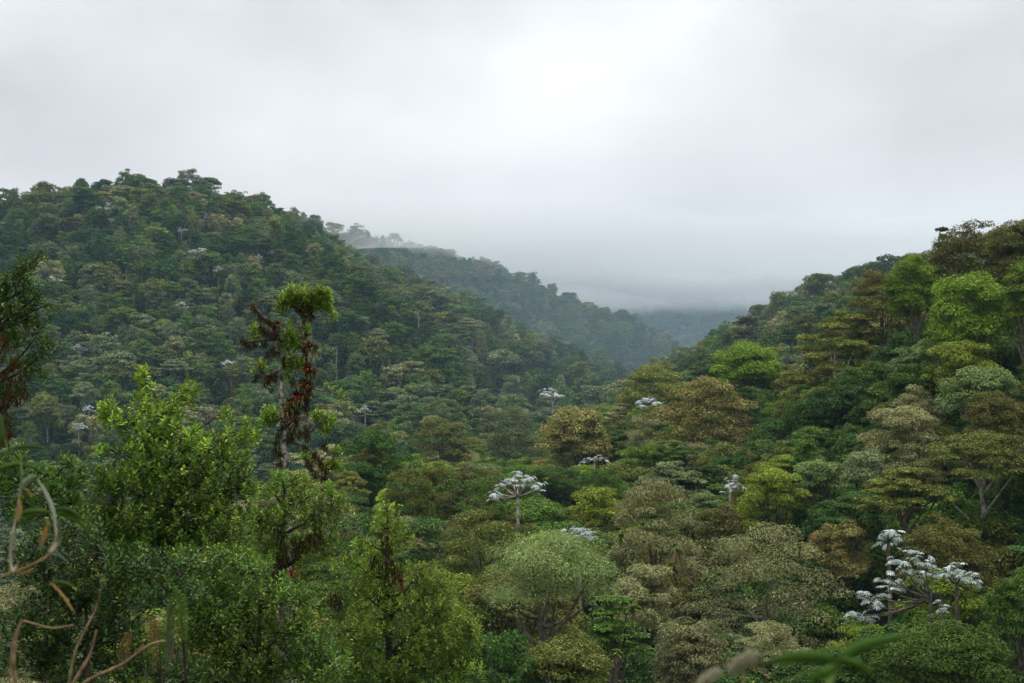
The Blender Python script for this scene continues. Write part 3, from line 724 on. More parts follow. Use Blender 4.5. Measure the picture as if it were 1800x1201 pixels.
for i in rest:
    x, y, z, R, H, p, colr, far = trees[i]; rz = rng.uniform(0, 6.28); s = (R / 6, R / 6, H / 16)
    pts.append((x, y, z)); idx.append(kind_id(p, colr, far)); rot.append((0, 0, rz)); scl.append(s)
    tk = ('t', p, far)
    if tk not in kmap: kmap[tk] = len(kinds); kinds.append(((FARP if far else MIDP)[p][2], None))
    pts.append((x, y, z)); idx.append(kmap[tk]); rot.append((0, 0, rz)); scl.append(s)
scatter('distant_forest', kinds, pts, idx, rot, scl, 'mass of forest trees covering the hillsides between the nearer ones')

def bush_mesh(seed, L, cap):
    global rng
    keep = rng; rng = np.random.default_rng(seed)
    mb, c, rc = crown_mb('round', 3.0, 4.6, 4.4, L, 'plain', cap, 0, 1.7)
    rng = keep
    return mb.mesh('bush', FOL['dark'][0])
bk = [(bush_mesh(300 + i, .34, 3600), FOL[cn][0]) for i, cn in enumerate(['dark', 'dark', 'mid', 'dark', 'olive', 'dark'])]  # mostly dark leaves: shade of the hollows put into the bush colour
ux, uy = candidates(-260, 280, 22, 440, 3.4); vx, vy = candidates(-640, 820, 440, 1250, 8.0)
keepn = (np.abs(ux) < 400) & (uy > 22)
uxx, uyy = np.concatenate([ux, vx]), np.concatenate([uy, vy]); uz = height(uxx, uyy) - .4
ns = len(uxx)
s = np.where(uyy < 440, rng.uniform(.45, 1.1, ns), rng.uniform(.8, 1.6, ns))
s = np.where(uyy < 70, s * .6, s)
scatter('forest_undergrowth', bk, np.stack([uxx, uyy, uz], -1), rng.integers(0, len(bk), ns), np.stack([np.zeros(ns), np.zeros(ns), rng.uniform(0, 6.28, ns)], -1),
        np.stack([s, s, s * rng.uniform(.8, 1.3, ns)], -1), 'dark tangle of shrubs and saplings under the forest trees')

# ------------------------------------------------------------------ foreground trees at leaf level
F_yg = foliage('leaf_glossy_yellow_green', (.055, .125, .012), (.22, .36, .028), tips=(.50, .57, .07), tip_amount=.18, rough=.42, gloss=.25, trans=.32)
F_dg = foliage('leaf_glossy_dark_green', (.028, .075, .010), (.10, .19, .022), tips=(.27, .35, .04), tip_amount=.07, rough=.42, gloss=.22, trans=.3)
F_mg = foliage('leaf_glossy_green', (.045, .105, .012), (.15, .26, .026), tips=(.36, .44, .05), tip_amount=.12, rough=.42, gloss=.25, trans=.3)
F_lime = foliage('leaf_lime_green', (.07, .14, .013), (.23, .36, .03), tips=(.46, .54, .07), tip_amount=.12, rough=.42, gloss=.25, trans=.32)
F_shade = foliage('leaf_green_painted_shade', (.016, .05, .008), (.06, .13, .016), tips=(.16, .24, .03), tip_amount=.08, rough=.45, gloss=.2, trans=.25)  # leaf colour lowered to paint in the shade of the corner
def rosettes(mb, tips, L, nleaf, upright=.35, W=.45, light=None):
    """Sprays of leaves round each twig tip."""
    tips = np.asarray(tips); n = len(tips); k = nleaf
    base = np.repeat(tips, k, 0); m = n * k
    a = np.tile(np.arange(k) * 2.39996, n) + np.repeat(rng.uniform(0, 6.28, n), k); q = np.tile(np.arange(k) / k, n)
    el = np.radians(80 - 95 * q) * upright / .35 * .9 + rng.normal(0, .22, m)
    ax = np.stack([np.cos(a) * np.cos(el), np.sin(a) * np.cos(el), np.sin(el)], -1)
    tw = np.repeat(unit(rng.normal(0, .35, (n, 3)) + [0, 0, 1]), k, 0)
    pos = base - tw * (q * L * 1.6)[:, None] + ax * L * .12
    nor = np.stack([-np.cos(a) * np.sin(el), -np.sin(a) * np.sin(el), np.cos(el)], -1) + rng.normal(0, .22, (m, 3))
    lt = np.repeat(rng.random(n) if light is None else light, k)
    lv = np.clip(.5 * rng.random(m) + .5 * lt + .25 * (.5 - q), 0, .999)
    mb.leaves(pos, nor, ax, L * rng.uniform(.7, 1.15, m), L * W * rng.uniform(.85, 1.15, m), .07, lv, fine=True)
def lobe_tips(lobes, d, depth, per, rnd=.5):
    tips, idx = [], []
    for li, lo in enumerate(lobes):
        px, py, rx, ry = lo[:4]; dd = lo[4] if len(lo) > 4 else 0.0
        n = max(3, int(rx * ry * math.pi / per))
        u = sphere_dirs(n) * (rng.random(n)[:, None] ** rnd)
        dz = max(depth * min(1, rx / 70), .35)
        for q in u: tips.append(P(px + q[0] * rx, py - q[2] * ry, d + dd + q[1] * dz)); idx.append(li)
    return np.array(tips), np.array(idx)
def leafy_tree(name, label, lobes, d, depth, trunk_px, mat, L, nleaf=13, per=105, r0=.1, bark=None, upright=.35, group=None, cat='tree', tw=.0045, mat2=None, split=0):
    tips, li = lobe_tips(lobes, d, depth, per)
    tr = [P(*q[:2], d + (q[2] if len(q) > 2 else 0)) for q in trunk_px]           # bottom to top
    g = tr[0].copy(); g[2] = (height1(g[0], g[1])); g = g if g[2] < tr[0][2] else tr[0] - [0, 0, .5]
    t = thing(name, label, cat, g, group)
    pts = np.array([g + [0, 0, -.3], (g + tr[0]) / 2 + rng.normal(0, .05, 3)] + tr) - g
    mb = MB(); mb.tube(pts, np.linspace(1.3, .3, len(pts)) * r0, 8); mb.build('trunk', bark or M_bark, t, smooth=True)
    tp = tips - g
    lim = MB(); nodes = [pts[2:]]
    for i in range(len(lobes)):
        sel = tp[li == i]
        if len(sel) < 4: continue
        c = sel.mean(0); cand = pts[2:]
        low = cand[cand[:, 2] < c[2] - .2 * abs(c - cand[-1]).max()] if len(cand) else cand
        s = (low if len(low) else cand)[np.argmin(np.linalg.norm((low if len(low) else cand) - c, axis=1))]
        path = limb_path(s, c + [0, 0, .1], .1, 9)
        lim.tube(path, r0 * .42 * np.linspace(1, .22, 9), 5); nodes.append(path[2:])
    nd = np.concatenate(nodes)
    for q in tp:
        s = nd[np.argmin(np.linalg.norm(nd - q, axis=1) + .35 * np.maximum(0, nd[:, 2] - q[2]))]
        lim.tube(limb_path(s, q - [0, 0, .02], .08, 4), tw * np.linspace(1.6, .7, 4), 3)
    lim.build('limbs', M_bark_dark, t)
    py_ = proj(tips)[1] + rng.normal(0, 30, len(tips))
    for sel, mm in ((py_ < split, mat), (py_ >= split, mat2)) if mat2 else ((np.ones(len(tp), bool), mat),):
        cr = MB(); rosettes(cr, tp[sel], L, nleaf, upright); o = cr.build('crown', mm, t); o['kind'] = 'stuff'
    return t
leafy_tree('broadleaf_tree', 'glossy yellow-green tree with pointed top, tallest leafy tree in left foreground',
    [(247, 660, 13, 26), (256, 700, 24, 34), (331, 684, 17, 22), (310, 712, 34, 24), (190, 718, 24, 20), (213, 738, 36, 22), (285, 742, 52, 30), (398, 728, 12, 18), (436, 764, 20, 26), (410, 772, 28, 24),
     (330, 780, 80, 38), (255, 785, 50, 26), (185, 792, 26, 14), (400, 818, 54, 36), (250, 832, 80, 34), (330, 850, 90, 44), (190, 850, 50, 30), (430, 850, 36, 24), (270, 905, 110, 42), (170, 905, 55, 30), (380, 905, 70, 36), (300, 950, 120, 34), (200, 950, 60, 30), (390, 955, 70, 34), (330, 995, 90, 30), (240, 1000, 60, 28)],
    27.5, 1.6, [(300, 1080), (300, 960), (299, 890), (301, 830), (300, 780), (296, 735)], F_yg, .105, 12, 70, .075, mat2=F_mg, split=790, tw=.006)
leafy_tree('broadleaf_tree', 'young light green tree at foot of the bromeliad-laden trunk, left foreground',
    [(490, 838, 26, 12), (520, 846, 30, 16), (470, 862, 34, 18), (530, 872, 46, 20), (568, 862, 26, 16), (596, 884, 24, 16), (500, 905, 60, 24), (455, 915, 36, 26), (560, 915, 40, 22), (480, 955, 50, 28), (540, 975, 36, 18), (580, 950, 26, 18)],
    38, 1.6, [(495, 1080), (494, 1000), (497, 940), (498, 890), (500, 860)], F_lime, .125, 11, 54, .10)
leafy_tree('broadleaf_tree', 'bright green mossy-stemmed tree with broad leafy skirt, bottom centre-left',
    [(680, 900, 24, 18), (664, 918, 22, 14), (700, 922, 22, 16), (690, 950, 46, 18), (640, 958, 24, 14), (612, 985, 36, 18), (655, 1000, 40, 20), (735, 1005, 46, 26), (770, 1030, 42, 26), (620, 1035, 50, 24), (700, 1050, 60, 30), (780, 1075, 58, 36),
     (670, 1095, 80, 36), (760, 1120, 70, 40), (825, 1110, 30, 42), (620, 1120, 60, 34), (700, 1160, 90, 36), (810, 1170, 46, 40), (600, 1180, 70, 34), (720, 1205, 120, 30)],
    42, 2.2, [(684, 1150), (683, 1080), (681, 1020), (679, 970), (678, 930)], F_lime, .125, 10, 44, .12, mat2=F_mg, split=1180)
leafy_tree('shrub', 'dense dark green glossy shrub low in the left foreground, right of hanging fern',
    [(420, 985, 70, 26), (380, 1030, 60, 30), (470, 1035, 60, 30), (530, 1050, 46, 30), (420, 1080, 80, 36), (510, 1110, 80, 38), (400, 1140, 60, 34), (470, 1175, 90, 34), (560, 1165, 60, 40), (380, 1195, 60, 26), (360, 975, 60, 24), (330, 1060, 40, 26), (350, 1110, 44, 30)],
    23, 1.3, [(450, 1240), (455, 1150), (458, 1070), (450, 1010)], F_mg, .095, 11, 80, .05, cat='shrub')
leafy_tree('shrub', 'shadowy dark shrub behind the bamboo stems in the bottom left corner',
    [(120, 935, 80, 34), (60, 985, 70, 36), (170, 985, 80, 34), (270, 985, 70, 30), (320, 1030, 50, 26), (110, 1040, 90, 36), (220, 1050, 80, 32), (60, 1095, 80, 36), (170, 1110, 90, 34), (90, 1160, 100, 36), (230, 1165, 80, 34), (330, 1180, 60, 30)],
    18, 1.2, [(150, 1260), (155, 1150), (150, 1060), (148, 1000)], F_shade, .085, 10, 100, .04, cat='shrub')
leafy_tree('shrub', 'dark leafy sapling between the left-edge tree and the pointed yellow-green tree',
    [(125, 812, 24, 16), (140, 838, 30, 18), (105, 850, 34, 20), (60, 835, 34, 20), (25, 850, 34, 24), (120, 885, 44, 22), (50, 895, 50, 26), (20, 800, 30, 26)],
    24, 1.0, [(80, 1000), (82, 940), (85, 880), (95, 840)], F_dg, .10, 11, 75, .04, cat='shrub')
edge_tree = leafy_tree('broadleaf_tree', 'dark glossy tree cut off by the left edge with rust-brown hanging moss',
    [(72, 450, 13, 7), (48, 462, 24, 13), (38, 480, 20, 14), (10, 500, 36, 26), (50, 510, 26, 18), (-50, 500, 50, 50), (70, 528, 18, 12), (20, 545, 50, 28), (92, 540, 13, 8), (60, 560, 28, 16), (-60, 590, 60, 50), (20, 590, 40, 22), (62, 595, 22, 10), (90, 608, 16, 10),
     (75, 622, 24, 10), (40, 640, 26, 14), (-40, 680, 60, 40), (60, 658, 22, 9), (82, 660, 9, 6), (20, 690, 26, 18), (45, 690, 14, 10), (0, 745, 34, 26), (-20, 800, 40, 40)],
    32, 1.5, [(-55, 900), (-50, 780), (-40, 680), (-20, 590), (0, 530), (25, 490)], F_dg, .115, 11, 66, .11)
def moss_hang(parent_loc, px_pts, d, size, mb, n=90, drop=1.0):
    for px, py in px_pts:
        c = P(px, py, d) - parent_loc
        m = n; u = sphere_dirs(m) * rng.random(m)[:, None] ** .5 * size
        pos = c + u * np.array([.8, .8, 1.0])
        ax = np.tile([0, 0, -1.], (m, 1)) + rng.normal(0, .3, (m, 3))
        mb.leaves(pos, rng.normal(0, 1, (m, 3)) * [1, 1, .2] - [0, .6, 0], ax, size * rng.uniform(.4, 1.1, m) * drop, size * .13, .05)
et = np.array(edge_tree.location)
mb = MB(); moss_hang(et, [(6, 590), (12, 605), (2, 625), (20, 640), (30, 632), (10, 655), (25, 668), (38, 660), (15, 690), (30, 700), (40, 690), (8, 710), (2, 740), (18, 760), (4, 770)], 31.2, .15, mb, 46, 1.3)
mb.build('hanging_moss', M_moss_gold, edge_tree)

# ---- bromeliad-laden tree
D_E = 45.0
def E(u, v): return (400 + u / 3.1625, 480 + v / 3.1625)
def Ew(u, v, dd=0): return P(*E(u, v), D_E + dd)
b0 = Ew(325, 1110); g0 = np.array([b0[0], b0[1], (height1(b0[0], b0[1]))])
epi = thing('epiphyte_tree', 'tall two-stemmed pale-barked tree laden with moss and red bromeliads, left foreground', 'tree', g0)
def epath(pts, r, name, mat, k=8, wob=.02):
    q = np.array([Ew(*p) for p in pts]) - g0
    t = np.linspace(0, 1, len(q)); tt = np.linspace(0, 1, len(q) * 4)
    q = np.stack([np.interp(tt, t, q[:, a]) for a in range(3)], -1) + rng.normal(0, wob, (len(tt), 3))
    rr = np.interp(tt, np.linspace(0, 1, len(r)), r) * (1 + rng.normal(0, .09, len(tt)))
    mb = MB(); mb.tube(q, rr, k); mb.build(name, mat, epi, smooth=True); return q
tq = np.array([g0 + [0, 0, -.4], g0 * .5 + b0 * .5 + [.15, 0, 0], b0]) - g0
mb = MB(); mb.tube(tq, [.24, .18, .13], 9); mb.build('trunk', M_lichen, epi, smooth=True)
stem_l = epath([(325, 1110), (322, 1000), (316, 900), (308, 780), (303, 690), (300, 600), (295, 500), (284, 420), (272, 350)], [.11, .10, .075, .065, .05], 'stem', M_lichen)
stem_r = epath([(322, 960, .3), (345, 850, .4), (395, 760, .3), (440, 660, .1), (452, 560, 0), (440, 470, 0), (426, 380, 0), (416, 300, 0), (428, 235, 0), (432, 170, 0)], [.09, .08, .085, .08, .075, .06, .04], 'stem', M_lichen)
BR = [([(278, 330), (230, 268), (190, 235), (160, 205), (140, 165)], .09), ([(276, 350), (225, 325), (182, 300)], .09), ([(272, 365), (200, 372), (140, 382), (92, 388), (80, 358)], .05),
      ([(290, 540), (240, 572), (190, 562), (145, 572)], .05), ([(430, 240), (480, 190), (540, 180), (585, 215)], .07), ([(426, 250), (370, 190), (320, 170), (285, 185)], .07), ([(430, 230), (400, 150), (360, 110)], .06),
      ([(432, 200), (470, 130), (520, 105)], .05), ([(450, 260), (490, 250), (527, 240)], .025), ([(455, 640), (540, 660), (600, 672), (665, 692)], .022), ([(330, 930), (430, 962), (490, 1012), (532, 1072), (580, 1090)], .055),
      ([(440, 1040), (470, 1095), (550, 1150)], .05), ([(345, 870), (440, 900), (500, 850), (545, 800)], .03), ([(310, 800), (270, 815), (225, 790)], .04), ([(420, 420), (360, 390), (330, 370)], .03), ([(440, 590), (370, 600), (330, 590)], .025), ([(430, 850), (435, 960)], .04)]
bnodes = [stem_l, stem_r]
for pts_, r in BR: bnodes.append(epath(pts_, [r, r * .5], 'branch', M_bark, 6, .015))
bn = np.concatenate(bnodes)
lob = [(420, 125, 95, 45), (330, 150, 55, 40), (520, 140, 55, 50), (360, 90, 30, 22), (530, 100, 28, 24), (300, 195, 28, 24), (570, 190, 24, 22), (590, 222, 18, 20), (460, 170, 60, 36),
       (350, 350, 48, 42), (380, 390, 36, 34), (310, 400, 30, 30), (150, 305, 26, 24), (160, 350, 24, 18), (195, 515, 30, 26), (135, 545, 18, 10), (355, 490, 44, 34), (420, 500, 20, 22), (230, 785, 48, 42), (215, 820, 34, 24),
       (500, 790, 40, 24), (560, 810, 36, 26), (545, 860, 40, 24), (600, 1065, 42, 26), (440, 1010, 30, 24), (605, 985, 28, 18), (560, 625, 16, 8), (598, 640, 14, 8), (640, 662, 22, 12), (560, 1070, 30, 20), (440, 310, 22, 26), (330, 560, 26, 20), (120, 505, 10, 10), (350, 275, 14, 16)]
tips, _ = lobe_tips([(*E(a, b), c_ * 1.2 / 3.1625, e * 1.25 / 3.1625) for a, b, c_, e in lob], D_E, 1.0, 15)
tips -= g0
tw = MB()
for q in tips:
    s_ = bn[np.argmin(np.linalg.norm(bn - q, axis=1) + .3 * np.maximum(0, bn[:, 2] - q[2]))]
    tw.tube(limb_path(s_, q, .06, 4), .009 * np.linspace(1.8, .8, 4), 3)
tw.build('limbs', M_bark, epi)
cr = MB(); rosettes(cr, tips, .115, 9, .35, .45); cr.build('crown', F_yg, epi)['kind'] = 'stuff'
ms = MB()
moss_pts = [(415, 200), (440, 215), (460, 210), (430, 240), (395, 185), (465, 240), (140, 175), (155, 200), (180, 230), (205, 250), (235, 262), (265, 280), (200, 310), (225, 330), (255, 345), (270, 330), (190, 300), (95, 385), (120, 395), (85, 365), (150, 385), (210, 385), (250, 420), (225, 450),
            (270, 440), (315, 470), (320, 490), (245, 560), (225, 580), (260, 575), (155, 570), (215, 600), (360, 600), (440, 500), (445, 520), (435, 450), (450, 590), (460, 620), (455, 660), (445, 690), (435, 720), (440, 750), (415, 720), (390, 760), (350, 740), (330, 760), (370, 800), (345, 820), (325, 830),
            (380, 860), (395, 890), (350, 890), (300, 860), (285, 900), (275, 940), (265, 980), (290, 1000), (295, 1050), (340, 900), (360, 910), (265, 800), (435, 870), (440, 900), (430, 960), (490, 1000), (485, 1020), (510, 1040), (530, 1065), (450, 1050), (465, 1080), (490, 1110), (530, 1140), (550, 1150), (540, 955), (545, 1090), (420, 640), (410, 600), (380, 500)]
moss_hang(g0, [E(*q) for q in moss_pts], D_E - .05, .16, ms, 62, 1.3)
ms.build('moss', M_moss, epi)

# bromeliads: rosettes of strap leaves
BROM_MATS = {'red': foliage('bromeliad_red', (.075, .02, .007), (.21, .05, .014), trans=.25), 'rust': foliage('bromeliad_rust', (.07, .032, .010), (.26, .11, .022), trans=.25),
             'straw': foliage('bromeliad_straw', (.10, .068, .028), (.30, .22, .10), trans=.25), 'green': foliage('bromeliad_green', (.05, .10, .015), (.18, .22, .03), trans=.25)}
def bromeliad(loc, size, colr, label, n=26, hang=False, group='bromeliads growing on the trees'):
    t = thing('bromeliad', label, 'plant', loc, group)
    for part, (m, e0, e1, mat, ln) in {'leaves': (n, .15, 1.25, BROM_MATS[colr], 1.0), 'dead_leaves': (n if hang else n // 3, -1.45, -.75, BROM_MATS['straw'], 1.5 if hang else .55)}.items():
        mb = MB(); a = np.arange(m) * 2.39996 + rng.uniform(0, 6); el = rng.uniform(e0, e1, m)
        segs = 4
        for i in range(m):
            L = size * ln * rng.uniform(.75, 1.1); hd = np.array([math.cos(a[i]), math.sin(a[i]), 0]); sd_ = np.array([-hd[1], hd[0], 0])
            r = np.linspace(0, 1, segs + 1); x = L * r * math.cos(el[i]); z = L * (r * math.sin(el[i]) - .55 * r * r)
            w = size * .075 * np.array([1, 1.1, .9, .6, .08])
            c = hd * x[:, None] + np.array([0, 0, 1.]) * z[:, None]
            v = np.concatenate([c + sd_ * w[:, None], c - sd_ * w[:, None] + np.array([0, 0, .0])])
            k = segs + 1
            mb.add(v, [[j, j + 1, k + j + 1, k + j] for j in range(segs)], np.full(2 * k, rng.random()))
        mb.build(part, mat, t)
for (u, v, s_, colr, label) in [
    (438, 352, .22, 'red', 'small bright red bromeliad high on the right pale stem'), (455, 412, .42, 'rust', 'large rust bromeliad with straw leaves on upper right stem'), (492, 425, .28, 'straw', 'straw-coloured bromeliad sticking out right of the upper stem'),
    (450, 540, .42, 'red', 'large red bromeliad midway up the right stem'), (482, 552, .28, 'rust', 'rust bromeliad beside the large red one midway up right stem'), (425, 625, .34, 'rust', 'dark rust bromeliad just below the large red one'),
    (380, 682, .38, 'red', 'orange-red bromeliad where the two stems come together'), (345, 722, .36, 'rust', 'rust bromeliad between the stems above the mossy clump'), (330, 775, .34, 'rust', 'brown bromeliad on the mossy clump where stems join'),
    (385, 828, .40, 'straw', 'dry straw bromeliad hanging below the stem junction'), (282, 288, .28, 'red', 'dark red bromeliad on the upper left mossy branch'), (290, 375, .18, 'red', 'tiny red bromeliad near the top of left stem'),
    (360, 765, .34, 'green', 'green-brown bromeliad in the middle of the mossy stem junction'), (410, 690, .3, 'rust', 'rust bromeliad on the inner side of the right stem'), (665, 692, .10, 'red', 'tiny red rosette at the end of the thin right twig')]:
    bromeliad(Ew(u, v, -.22), s_ * (1.3 if s_ > .25 else 1), colr, label, 34)
bromeliad(P(705, 1026, 41.2), .36, 'red', 'red bromeliad on the mossy trunk of the bright green tree, bottom centre-left', 30)
bromeliad(P(512, 1008, 37.0), .34, 'red', 'dull red bromeliad in shade on the young light green tree')
for px, py, d, s_, label in [(1128, 1003, 122, 1.4, 'left of two big straw-skirted bromeliads under the pale dome'), (1180, 998, 123, 1.35, 'right of two big straw-skirted bromeliads under the pale dome'), (1188, 962, 124, 1.2, 'straw-skirted bromeliad just beneath the pale dome crown'),
                             (1092, 945, 122, 1.2, 'green spiky bromeliad at left underside of the pale dome'), (1112, 1070, 90, .9, 'yellow-green bromeliad on the feathery green tree in dark hollow'), (1085, 1150, 86, .8, 'small spiky green bromeliad low in the dark hollow')]:
    bromeliad(P(px, py, d), s_, 'green', label, 30, hang='straw' in label)

# mossy stuff on the two leafy foreground trunks
for nm, pts_, d in (('young', [(495, 990), (492, 1010), (498, 970), (540, 945), (520, 955), (490, 930), (555, 938), (500, 1030), (480, 1015)], 37.6), ('skirt', [(680, 960), (684, 990), (676, 940), (682, 1020), (690, 1045), (670, 1040), (660, 985), (700, 1000), (590, 1050), (560, 1055), (684, 1075)], 41.4)):
    par = [o for o in bpy.data.objects if o.name.startswith('broadleaf_tree') and ('young light' in o['label'] if nm == 'young' else 'mossy-stemmed' in o['label'])][0]
    mb = MB(); moss_hang(np.array(par.location), pts_, d, .26, mb, 60, 1.3); mb.build('moss', M_moss, par)

# ------------------------------------------------------------------ nearest plants: bamboo, ferns, dry twigs, blurred leaf and seed heads
M_cane = mottled('bamboo_cane', (.30, .23, .13), (.52, .45, .33), 30, bump=.1)
M_cane_b = mottled('bamboo_cane_brown', (.16, .09, .03), (.36, .22, .09), 30, bump=.1)
M_twig = mottled('dry_twig', (.13, .085, .04), (.34, .24, .13), 25, bump=.2)
F_bam = foliage('bamboo_leaf', (.07, .15, .02), (.16, .28, .05), trans=.35, gloss=.4)
F_bam_dry = foliage('bamboo_leaf_dry', (.30, .17, .04), (.50, .32, .10), trans=.3)
F_bam_pale = foliage('bamboo_leaf_pale', (.22, .30, .18), (.34, .42, .28), trans=.3, gloss=.5)
F_fern = foliage('fern_green', (.05, .13, .015), (.12, .24, .03), trans=.35)
F_fern_dry = foliage('fern_brown', (.10, .06, .02), (.22, .14, .05), trans=.3)
def blade(path, w, mat, name, parent, keel=.25, loc=None):
    """Strap leaf along a path: wide in the middle, pointed, keeled along the midrib, a little thickness."""
    q = np.asarray(path, float); n = 9; t = np.linspace(0, 1, len(q)); tt = np.linspace(0, 1, n)
    q = np.stack([np.interp(tt, t, q[:, a]) for a in range(3)], -1)
    if len(path) > 2: q[1:-1] = (q[:-2] + 2 * q[1:-1] + q[2:]) / 4
    tg = unit(np.gradient(q, axis=0)); s = unit(np.cross(tg, [0.05, .75, .66])); nn = np.cross(s, tg)
    ww = w * np.clip(np.sin(np.pi * tt ** .8) ** .7, .06, 1)[:, None]
    v = np.concatenate([q + s * ww / 2 + nn * ww * keel, q, q - s * ww / 2 + nn * ww * keel])
    f = [[i, i + 1, n + i + 1, n + i] for i in range(n - 1)] + [[n + i, n + i + 1, 2 * n + i + 1, 2 * n + i] for i in range(n - 1)]
    mb = MB(); mb.add(v, f, np.full(3 * n, rng.random()))
    o = mb.build(name, mat, parent, smooth=True)
    so = o.modifiers.new('thickness', 'SOLIDIFY'); so.thickness = .0006
    return o
DB = 3.0
bb = P(10, 1200, DB); gb = np.array([bb[0], bb[1], (height1(bb[0], bb[1]))])
bam = thing('bamboo_plant', 'slender straw-coloured bamboo with long narrow leaves, nearest plant at left edge', 'bamboo', gb)
def Zb(u, v): return (u / 2.853, 780 + v / 2.853)
def cane(pts, r, mat, name='cane', d=DB, par=None, loc=None):
    q = np.array([P(px, py, d + (i % 2) * .01) for i, (px, py) in enumerate(pts)]) - (gb if loc is None else loc)
    t = np.linspace(0, 1, len(q)); tt = np.linspace(0, 1, len(q) * 3)
    q = np.stack([np.interp(tt, t, q[:, a]) for a in range(3)], -1); q[1:-1] = (q[:-2] + q[1:-1] * 2 + q[2:]) / 4
    mb = MB(); rr = np.interp(tt, [0, 1], r); rr[::6] *= 1.25
    mb.tube(q, rr, 7); return mb.build(name, mat, par or bam, smooth=True)
mb = MB(); bt = P(-25, 1025, DB) - gb
mb.tube(np.array([[0, 0, -.15], bt * .4 + [-.05, 0, 0], bt * .8, bt]), [.009, .008, .006, .005], 7); mb.build('cane', M_cane_b, bam, smooth=True)
cane([(-25, 1025), Zb(0, 675), Zb(60, 645), Zb(130, 625), Zb(215, 580), Zb(250, 556)], (.0026, .0022), M_cane_b)
cane([Zb(60, 642), Zb(50, 560), Zb(63, 450), Zb(85, 350), Zb(100, 250), Zb(104, 200)], (.0027, .0015), M_cane)
cane([Zb(248, 552), Zb(275, 500), Zb(285, 450), Zb(268, 355), Zb(235, 270), Zb(190, 180)], (.0034, .0014), M_cane)
cane([Zb(60, 645), Zb(85, 610), Zb(103, 585)], (.003, .0012), M_cane); cane([Zb(255, 545), Zb(290, 500), Zb(312, 470)], (.0048, .0012), M_cane)
for a, b_, m_, w, mat in [((100, 232), (185, 155), (130, 195), .016, F_bam_pale), ((190, 180), (285, 420), (255, 300), .010, F_bam_pale), ((262, 345), (45, 380), (150, 345), .017, F_bam), ((270, 345), (455, 448), (370, 370), .016, F_bam), ((265, 335), (415, 385), (345, 340), .018, F_bam),
                          ((-30, 135), (192, 122), (80, 105), .014, F_bam), ((30, 35), (235, 22), (120, 18), .012, F_bam), ((100, 50), (108, 210), (102, 130), .009, F_bam), ((110, 225), (160, 265), (140, 240), .009, F_bam_dry), ((110, 250), (170, 325), (145, 275), .013, F_bam),
                          ((95, 275), (90, 400), (100, 340), .009, F_bam_dry), ((-20, 205), (90, 215), (40, 195), .010, F_bam), ((-20, 60), (30, 40), (0, 50), .014, F_bam_pale), ((5, 0), (2, -150), (-5, -70), .02, F_bam), ((250, 690), (410, 742), (330, 700), .008, F_bam), ((250, 695), (376, 855), (310, 760), .010, F_bam_dry),
                          ((238, 412), (250, 380), (243, 395), .006, F_bam_dry), ((250, 556), (342, 598), (300, 562), .006, F_bam_pale), ((60, 648), (175, 632), (120, 652), .006, F_bam_dry), ((232, 412), (205, 520), (225, 465), .010, F_bam_dry)]:
    dz = rng.uniform(-.06, .06)
    blade([P(*Zb(*a), DB) - gb, P(*Zb(*m_), DB + dz * .6) - gb, P(*Zb(*b_), DB + dz) - gb], w, mat, 'leaf', bam)
# dry twigs
for pts_, r, d, label in [
    ([Zb(830, 990), Zb(760, 1000), Zb(690, 1050), Zb(620, 1105), Zb(540, 1142), Zb(470, 1172), Zb(415, 1205), Zb(330, 1300)], (.0028, .0065), 4.2, 'long bare tan twig curving up from the bottom left corner'),
    ([Zb(110, 880), Zb(75, 1000), Zb(65, 1110), Zb(80, 1201), Zb(70, 1330)], (.003, .006), 3.6, 'upright bare tan twig at the bottom of left edge'),
    ([Zb(512, 715), Zb(482, 830), Zb(430, 930), Zb(370, 1050), Zb(330, 1300)], (.0022, .0045), 4.6, 'thin dark brown twig rising through the shadowy shrub'),
    ([Zb(485, 935), Zb(455, 1060), Zb(405, 1140), Zb(300, 1320)], (.003, .006), 4.0, 'short forked brown twig standing above the long curved one'),
    ([Zb(370, 910), Zb(260, 930), Zb(150, 898), Zb(110, 885), Zb(60, 1000), Zb(40, 1320)], (.0018, .0030), 3.7, 'thin horizontal grey twig crossing the shadowy shrub')]:
    q = P(*pts_[-1], d); gq = np.array([q[0], q[1], (height1(q[0], q[1]))])
    t = thing('dry_twig', label, 'twig', gq, 'dry twigs in the left foreground')
    cane(pts_, r, M_twig, 'stem', d, t, gq)
    mb = MB(); e = q - gq; mb.tube(np.array([e, e * .5 + [.05, .02, 0], [0, 0, -.1]]), [r[1], r[1] * 1.1, r[1] * 1.3], 7); mb.build('stem', M_twig, t, smooth=True)
    if 'forked' in label or 'long bare' in label:
        a = pts_[2]; cane([a, (a[0] + 9, a[1] - 14)], (r[0], r[0] * .5), M_twig, 'branch', d, t, gq)
